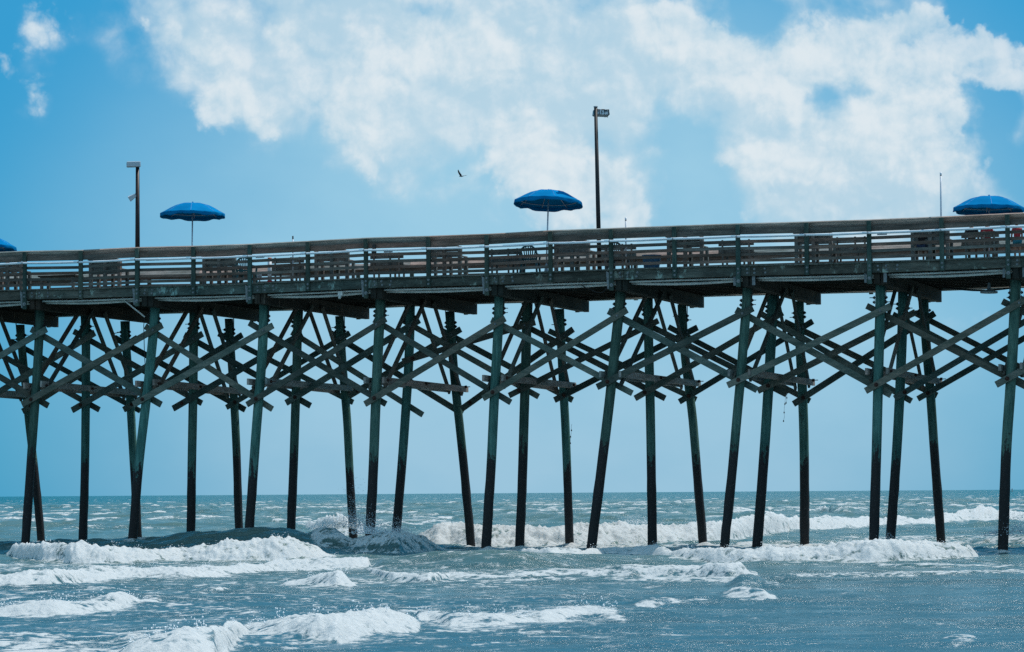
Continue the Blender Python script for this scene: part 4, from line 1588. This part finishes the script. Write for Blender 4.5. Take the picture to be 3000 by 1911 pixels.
def water_mat():
    m, t, p = newmat('sea_water')
    geo = t.new('ShaderNodeNewGeometry')
    pos = geo.outputs['Position']
    at = t.new('ShaderNodeAttribute', attribute_name='foam')
    fo = at.outputs['Fac']
    sep = t.new('ShaderNodeSeparateXYZ')
    t.lk(pos, sep.inputs[0])
    # foam breakup
    n1 = t.noise(t.mapping(pos, (1, 1, 1)), 2.2, 8, .68)
    n2 = t.noise(t.mapping(pos, (1, .8, 1)), 9.0, 5, .7)
    n3 = t.noise(t.mapping(pos, (.8, 1.6, 1)), 3.2, 6, .65)
    nn = t.math('ADD', t.math('ADD', t.math('MULTIPLY', n1, .4), t.math('MULTIPLY', n2, .3)), t.math('MULTIPLY', n3, .3))
    nn = t.step(nn, .36, .64)
    f = t.math('ADD', fo, t.math('MULTIPLY', t.math('SUBTRACT', nn, .5), .75))
    mask = t.step(f, .40, .74)
    # water body
    gn = t.noise(t.mapping(pos, (.05, .05, .05)), 1.0, 3, .5)
    dist = t.step(sep.outputs[1], 40, 95)
    far = t.step(sep.outputs[1], 90, 420)
    body = t.mix(dist, (.047, .128, .160), (.085, .150, .138))
    body = t.mix(far, body, (.004, .105, .122))
    t.lk(t.math('SUBTRACT', .5, t.math('MULTIPLY', far, .28)), p.inputs['Specular IOR Level'])
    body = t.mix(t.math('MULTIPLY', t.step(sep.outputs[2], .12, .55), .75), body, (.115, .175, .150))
    body = t.mix(t.math('MULTIPLY', t.step(gn, .4, .65), .35), body, t.mix(1.0, body, (.7, .8, .85), 'MULTIPLY'))
    t.lk(body, p.inputs['Base Color'])
    p.inputs['Roughness'].default_value = .22
    p.inputs['IOR'].default_value = 1.333
    # ripples
    w1 = t.noise(t.mapping(pos, (1.2, 2.0, 1)), 1.1, 4, .6)
    w2 = t.noise(t.mapping(pos, (1.2, 2.2, 1)), 5.0, 5, .62)
    w3 = t.noise(t.mapping(pos, (1, 1.5, 1)), 17.0, 3, .6)
    w4 = t.noise(t.mapping(pos, (.25, .5, 1)), 1.0, 3, .6)
    hgt = t.math('ADD', t.math('MULTIPLY', w1, t.math('ADD', .22, t.math('MULTIPLY', far, .3))), t.math('ADD', t.math('MULTIPLY', w2, .085), t.math('MULTIPLY', w3, .022)))
    hgt = t.math('ADD', hgt, t.math('MULTIPLY', t.math('MULTIPLY', w4, far), 2.4))
    gp = t.noise(t.mapping(pos, (.35, .5, 1)), 1.0, 4, .6)
    rough_patch = t.step(gp, .40, .66)
    b = t.new('ShaderNodeBump')
    t.lk(t.math('ADD', .50, t.math('MULTIPLY', rough_patch, .50)), b.inputs['Strength'])
    b.inputs['Distance'].default_value = 1.0
    t.lk(hgt, b.inputs['Height'])
    t.lk(b.outputs[0], p.inputs['Normal'])
    # foam
    fc = t.mix(t.step(n2, .3, .7), (.84, .87, .88), (.94, .95, .95))
    df = t.new('ShaderNodeBsdfDiffuse')
    t.lk(fc, df.inputs[0])
    tr = t.new('ShaderNodeBsdfTranslucent')
    t.lk(fc, tr.inputs[0])
    fb = t.new('ShaderNodeBump')
    fb.inputs['Strength'].default_value = .6
    fb.inputs['Distance'].default_value = .16
    t.lk(t.math('ADD', n1, t.math('MULTIPLY', n2, .5)), fb.inputs['Height'])
    t.lk(fb.outputs[0], df.inputs['Normal'])
    t.lk(fb.outputs[0], tr.inputs['Normal'])
    fm = t.new('ShaderNodeMixShader')
    fm.inputs[0].default_value = .46
    t.lk(df.outputs[0], fm.inputs[1])
    t.lk(tr.outputs[0], fm.inputs[2])
    mx = t.new('ShaderNodeMixShader')
    t.lk(mask, mx.inputs[0])
    t.lk(p.outputs[0], mx.inputs[1])
    t.lk(fm.outputs[0], mx.inputs[2])
    out = [q for q in t.n if q.type == 'OUTPUT_MATERIAL'][0]
    t.lk(mx.outputs[0], out.inputs[0])
    return m


sea_me, SY, SP, SZ, SF = build_sea()
sea_me.materials.append(water_mat())
sea = bpy.data.objects.new('sea', sea_me)
COL.objects.link(sea)
tag(sea, 'green-blue sea with white breaking surf', kind='structure')


def seaz(x, y):
    i = int(np.clip(np.searchsorted(SY, y), 0, len(SY) - 1))
    j = int(np.clip(np.searchsorted(SP, x / y * F + CX), 0, len(SP) - 1))
    return float(SZ[i, j])


# ------------------------------------------------------------------ spray thrown up where waves hit the pilings and along the lips
def spray():
    pts = []
    sites = [  # photo x, base y, depth, spread m, height m, count
        (1044, 1540, 91, .75, 1.30, 900), (1075, 1560, 86, .6, .75, 500), (1000, 1545, 94, .9, .6, 500),
        (1165, 1560, 88, .55, .55, 350), (1120, 1560, 87, .9, .5, 400), (2925, 1565, 82.5, .5, .45, 350), (2985, 1560, 82, .7, .8, 600),
        (1860, 1530, 99, .9, .45, 250), (2600, 1586, 80.5, .35, .35, 140)]
    for x, yb, dep, spx, hh, n in sites:
        q = pw(x, yb, dep)
        for k in range(int(n * 1.9)):
            a = abs(RNG.normal(0, .42))
            hx = q.x + RNG.normal(0, spx * .45)
            hy = q.y + RNG.normal(0, .25)
            hz = q.z - .05 + hh * min(1.3, a) * max(.15, 1 - ((hx - q.x) / spx) ** 2 * .5)
            pts.append((hx, hy, hz, RNG.uniform(.004, .011) * (1.6 if a < .3 else 1)))
    # ragged drops above the crests of the bores
    for w in WAVES:
        if w['kind'] == 'swell' or w['foam'] < .9:
            continue
        c, f = w['c'], w['f']
        n = int((c[-1, 0] - c[0, 0]) * .5)
        for k in range(n):
            x = RNG.uniform(max(c[0, 0], -300), min(c[-1, 0], 3300))
            yc, yf = np.interp(x, c[:, 0], c[:, 1]), max(np.interp(x, f[:, 0], f[:, 1]), 0)
            if perlin(np.array([x / 60.]), np.array([c[0, 1] / 7.]), 77)[0] < -.02:
                continue
            D = HCAM * F / (max(yf, yc + 3) - hor(x)) + w['front'] * RNG.uniform(.6, 1.1)
            X = (x - CX) / F * D
            pts.append((X, D, seaz(X, D) + abs(RNG.normal(0, .07)), RNG.uniform(.005, .014)))
    P_ = np.array(pts, np.float32)
    base = np.array([(1, 0, 0), (-1, 0, 0), (0, 1, 0), (0, -1, 0), (0, 0, 1), (0, 0, -1)], np.float32)
    fc = np.array([(0, 2, 4), (2, 1, 4), (1, 3, 4), (3, 0, 4), (2, 0, 5), (1, 2, 5), (3, 1, 5), (0, 3, 5)], np.int32)
    v = (P_[:, None, :3] + base[None] * P_[:, None, 3:4]).reshape(-1, 3)
    ff = (fc[None] + (np.arange(len(P_)) * 6)[:, None, None]).reshape(-1, 3)
    me = bpy.data.meshes.new('sea_spray')
    me.from_pydata(v.tolist(), [], ff.tolist())
    for q in me.polygons:
        q.use_smooth = True
    m, t, p = newmat('spray_water')
    p.inputs['Base Color'].default_value = (.86, .9, .92, 1)
    p.inputs['Roughness'].default_value = .3
    me.materials.append(m)
    o = bpy.data.objects.new('sea_spray', me)
    COL.objects.link(o)
    tag(o, 'white spray thrown up by waves at the pilings and crests', kind='stuff')


spray()

# ------------------------------------------------------------------ sun and sky
SUN_EL, SUN_AZ = R(62), R(55)
sv = Vector((math.sin(SUN_AZ) * math.cos(SUN_EL), math.cos(SUN_AZ) * math.cos(SUN_EL), math.sin(SUN_EL)))
sl = bpy.data.lights.new('sun', 'SUN')
sl.energy = 4.2
sl.angle = R(.5)
sl.color = (1.0, .965, .90)
so = bpy.data.objects.new('sun', sl)
COL.objects.link(so)
so.rotation_euler = (-sv).to_track_quat('-Z', 'Y').to_euler()
so.location = (20, 60, 60)

w = bpy.data.worlds.new('World')
SC.world = w
w.use_nodes = True
t = NT(w.node_tree)
out = t.new('ShaderNodeOutputWorld')
bg = t.new('ShaderNodeBackground')
t.lk(bg.outputs[0], out.inputs[0])
sky = t.new('ShaderNodeTexSky', sky_type='NISHITA')
sky.sun_disc = False
sky.sun_elevation = SUN_EL
sky.sun_rotation = SUN_AZ
sky.air_density = 1.0
sky.dust_density = .6
sky.ozone_density = 2.0
SKY_STRENGTH = .10
bg.inputs[1].default_value = SKY_STRENGTH
K = 1 / SKY_STRENGTH
tc = t.new('ShaderNodeTexCoord').outputs['Generated']
sep = t.new('ShaderNodeSeparateXYZ')
t.lk(tc, sep.inputs[0])
yy = t.math('MAXIMUM', sep.outputs[1], .12)
S = F / 1.2458 / 100
uu = t.math('MULTIPLY', t.math('DIVIDE', sep.outputs[0], yy), S)
vv = t.math('MULTIPLY', t.math('DIVIDE', sep.outputs[2], yy), S)
cv = t.new('ShaderNodeCombineXYZ')
t.lk(uu, cv.inputs[0])
t.lk(vv, cv.inputs[1])
P0 = cv.outputs[0]


def warp(vec, scale, amt, detail=3):
    n = t.noise(vec, scale, detail, .55, out=1)
    s1 = t.new('ShaderNodeVectorMath', operation='SUBTRACT')
    t.lk(n, s1.inputs[0])
    s1.inputs[1].default_value = (.5, .5, .5)
    s2 = t.new('ShaderNodeVectorMath', operation='MULTIPLY')
    t.lk(s1.outputs[0], s2.inputs[0])
    s2.inputs[1].default_value = (amt, amt, 0)
    s3 = t.new('ShaderNodeVectorMath', operation='ADD')
    t.lk(vec, s3.inputs[0])
    t.lk(s2.outputs[0], s3.inputs[1])
    return s3.outputs[0]


t.dims = '2D'
P1 = warp(P0, .60, 1.3, 5)
P2 = warp(P0, 1.1, .40, 4)


def blob(vec, x, y, rx, ry, rot=0):
    mp = t.mapping(vec, (rx / 100, ry / 100, 1), ((x - 1204) / 100, (1158 - y) / 100, 0), (0, 0, R(rot)), 'TEXTURE')
    g = t.new('ShaderNodeTexGradient', gradient_type='SPHERICAL')
    t.lk(mp, g.inputs[0])
    return g.outputs['Fac']


def blobs(vec, lst):
    acc = None
    for x, y, rx, ry, rot, wt in lst:
        v = t.math('MULTIPLY', blob(vec, x, y, rx, ry, rot), wt)
        acc = v if acc is None else t.math('ADD', acc, v)
    return acc


VEIL = [  # broad thin cloud: x, y in the picture plane of the sky, radii, rotation, weight
    (760, 100, 620, 260, -10, 1.0), (1130, 180, 520, 330, 0, .9), (1600, 130, 560, 250, -10, .9), (2080, 240, 480, 330, 0, .8),
    (500, 120, 240, 130, -35, .6), (1350, 400, 300, 240, -20, .8), (1950, 430, 480, 170, -4, .8), (2150, 540, 420, 150, 0, .45),
    (870, 330, 160, 130, -30, .5), (600, 290, 150, 90, -30, .4), (100, 60, 110, 80, 20, .3), (75, 195, 80, 90, 20, .3)]
CUM = [  # heaped bright cloud
    (545, 240, 120, 85, -10, 1.0), (835, 300, 150, 105, -20, 1.0), (480, 110, 160, 75, -35, .8), (650, 60, 190, 60, -22, .8),
    (620, 312, 55, 36, 20, .8), (870, 390, 45, 65, -30, .6), (1000, 110, 320, 120, -8, .75), (820, 190, 200, 80, -10, .6),
    (1330, 440, 230, 160, -28, 1.35), (1240, 330, 150, 140, -20, .9), (1440, 470, 150, 90, -35, 1.0), (1180, 110, 260, 120, 0, .6),
    (1540, 60, 170, 110, -10, 1.0), (1700, 130, 240, 120, -18, 1.15), (1850, 195, 170, 95, -10, 1.0),
    (2050, 100, 270, 105, -3, 1.25), (2250, 115, 230, 100, -12, 1.25), (2375, 155, 120, 90, -20, 1.2),
    (2130, 250, 190, 130, 0, 1.25), (2205, 340, 115, 120, -20, 1.1), (1780, 370, 230, 70, -8, 1.0), (2000, 385, 300, 95, -4, 1.15), (1900, 280, 120, 70, -20, .5),
    (100, 52, 100, 72, 20, .58), (78, 190, 72, 88, 25, .48), (5, 120, 40, 80, 0, .35), (325, 66, 34, 20, -40, .6),
    (2250, 770, 120, 45, 0, .5), (1730, 505, 60, 36, 0, .5), (2345, 400, 50, 50, 0, .55)]
HOLE = [(1965, 225, 105, 55, 10, 1.2), (2335, 285, 75, 170, 8, 1.05), (1640, 320, 150, 90, -8, .8), (1800, 40, 190, 65, 0, 1.0),
        (1010, 18, 70, 40, -20, .8), (2350, 25, 180, 50, -12, 1.0), (1650, 450, 120, 110, -30, 1.2), (1150, 450, 120, 120, 0, .7)]
hole = blobs(P1, HOLE)


def fbm(v):
    return t.noise(v, .80, 8, .52, dist=.2)


def shift(v, dx, dy):
    return t.mapping(v, (1, 1, 1), (dx, dy, 0))


def billow(v):
    n = t.new('ShaderNodeTexVoronoi', feature='F1', voronoi_dimensions='2D')
    t.lk(v, n.inputs['Vector'])
    n.inputs['Scale'].default_value = 1.7
    n.inputs['Detail'].default_value = 4
    n.inputs['Roughness'].default_value = .55
    return t.math('SUBTRACT', .9, n.outputs['Distance'])


front_side = t.step(sep.outputs[1], .15, .35)
fb = fbm(P0)
vb = billow(P2)
thin = t.math('SUBTRACT', blobs(P1, VEIL), t.math('MULTIPLY', hole, .8))
thin = t.math('ADD', t.math('MINIMUM', thin, 1.0), t.math('MULTIPLY', t.math('SUBTRACT', fb, .5), 1.3))
thin = t.math('MULTIPLY', t.math('MULTIPLY', t.step(thin, -.05, .80), t.step(blobs(P1, VEIL), .02, .30)), .84)
heap = t.math('MINIMUM', t.math('SUBTRACT', t.math('MULTIPLY', blobs(P1, CUM), 1.6), hole), 1.1)
dens = t.math('ADD', heap, t.math('ADD', t.math('MULTIPLY', t.math('SUBTRACT', fb, .5), 1.1), t.math('MULTIPLY', t.math('SUBTRACT', vb, .5), .42)))
cum = t.math('MULTIPLY', t.math('MULTIPLY', t.step(dens, .12, .85), t.step(heap, .0, .28)), .74)
cloud = t.math('SUBTRACT', 1.0, t.math('MULTIPLY', t.math('SUBTRACT', 1.0, thin), t.math('SUBTRACT', 1.0, cum)))
cloud = t.math('MULTIPLY', t.math('MULTIPLY', cloud, front_side), t.step(vv, 3.2, 6.4))
# cloud added over the unseen rest of the sky, widened to whiten fill light
t.dims = '3D'
gen = t.noise(t.mapping(tc, (1.6, 1.6, 3.2)), 1.6, 4, .58)
t.dims = '2D'
gc = t.math('MULTIPLY', t.step(gen, .42, .60), t.math('SUBTRACT', 1.0, front_side))
cloud = t.math('MAXIMUM', cloud, t.math('MULTIPLY', gc, .8))
# thin high cloud brightening mid-view, with lens vignetting painted into the sky colour
veil_vignette = t.math('MULTIPLY', t.step(blob(P0, 1330, 700, 1500, 1150, 0), .0, .85), front_side)
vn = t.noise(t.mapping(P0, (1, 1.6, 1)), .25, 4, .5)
veil_vignette = t.math('MULTIPLY', veil_vignette, t.math('ADD', .45, t.math('MULTIPLY', vn, .75)))
el = t.step(vv, 0, 12)
grad = t.mix(el, (.040 * K, .330 * K, .575 * K), (.034 * K, .325 * K, .615 * K))
skyc = t.mix(.88, t.mix(1.0, sky.outputs[0], (.30, .95, 1.30), 'MULTIPLY'), grad)
veil_vignette_c = t.mix(t.step(vv, 0, 5), (.325 * K, .555 * K, .715 * K), (.325 * K, .60 * K, .775 * K))
veil_vignette = t.math('MULTIPLY', t.step(blob(P0, 1330, 790, 1640, 1220, 0), 0, .70), front_side)
veil_vignette = t.math('MULTIPLY', veil_vignette, t.math('ADD', .72, t.math('MULTIPLY', vn, .5)), clamp=True)
c = t.mix(veil_vignette, skyc, veil_vignette_c)
rel = t.math('SUBTRACT', fb, fbm(shift(P0, .28, .36)))
rel2 = t.math('SUBTRACT', vb, billow(shift(P2, .10, .14)))
sh = t.math('ADD', t.math('MULTIPLY', rel, 1.0), t.math('MULTIPLY', rel2, .16))
lit = t.step(t.math('ADD', t.math('ADD', sh, t.math('MULTIPLY', t.noise(P0, .35, 4, .5), .4)), t.math('MULTIPLY', dens, .20)), -.05, .72)
cc = t.mix(lit, (.50 * K, .675 * K, .785 * K), (.75 * K, .825 * K, .868 * K))
c = t.mix(cloud, c, cc)
c = t.mix(t.math('SUBTRACT', 1.0, t.step(sep.outputs[2], -.10, -.02)), c, (.06 * K, .12 * K, .14 * K))
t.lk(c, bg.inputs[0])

SC.view_settings.view_transform = 'Standard'
SC.view_settings.look = 'None'
SC.view_settings.exposure = 0
SC.view_settings.gamma = 1
SC.cycles.use_denoising = False
SC.cycles.max_bounces = 6
SC.cycles.diffuse_bounces = 3
SC.cycles.glossy_bounces = 3
SC.cycles.transmission_bounces = 2
SC.cycles.sample_clamp_indirect = 4
SC.cycles.sample_clamp_direct = 45
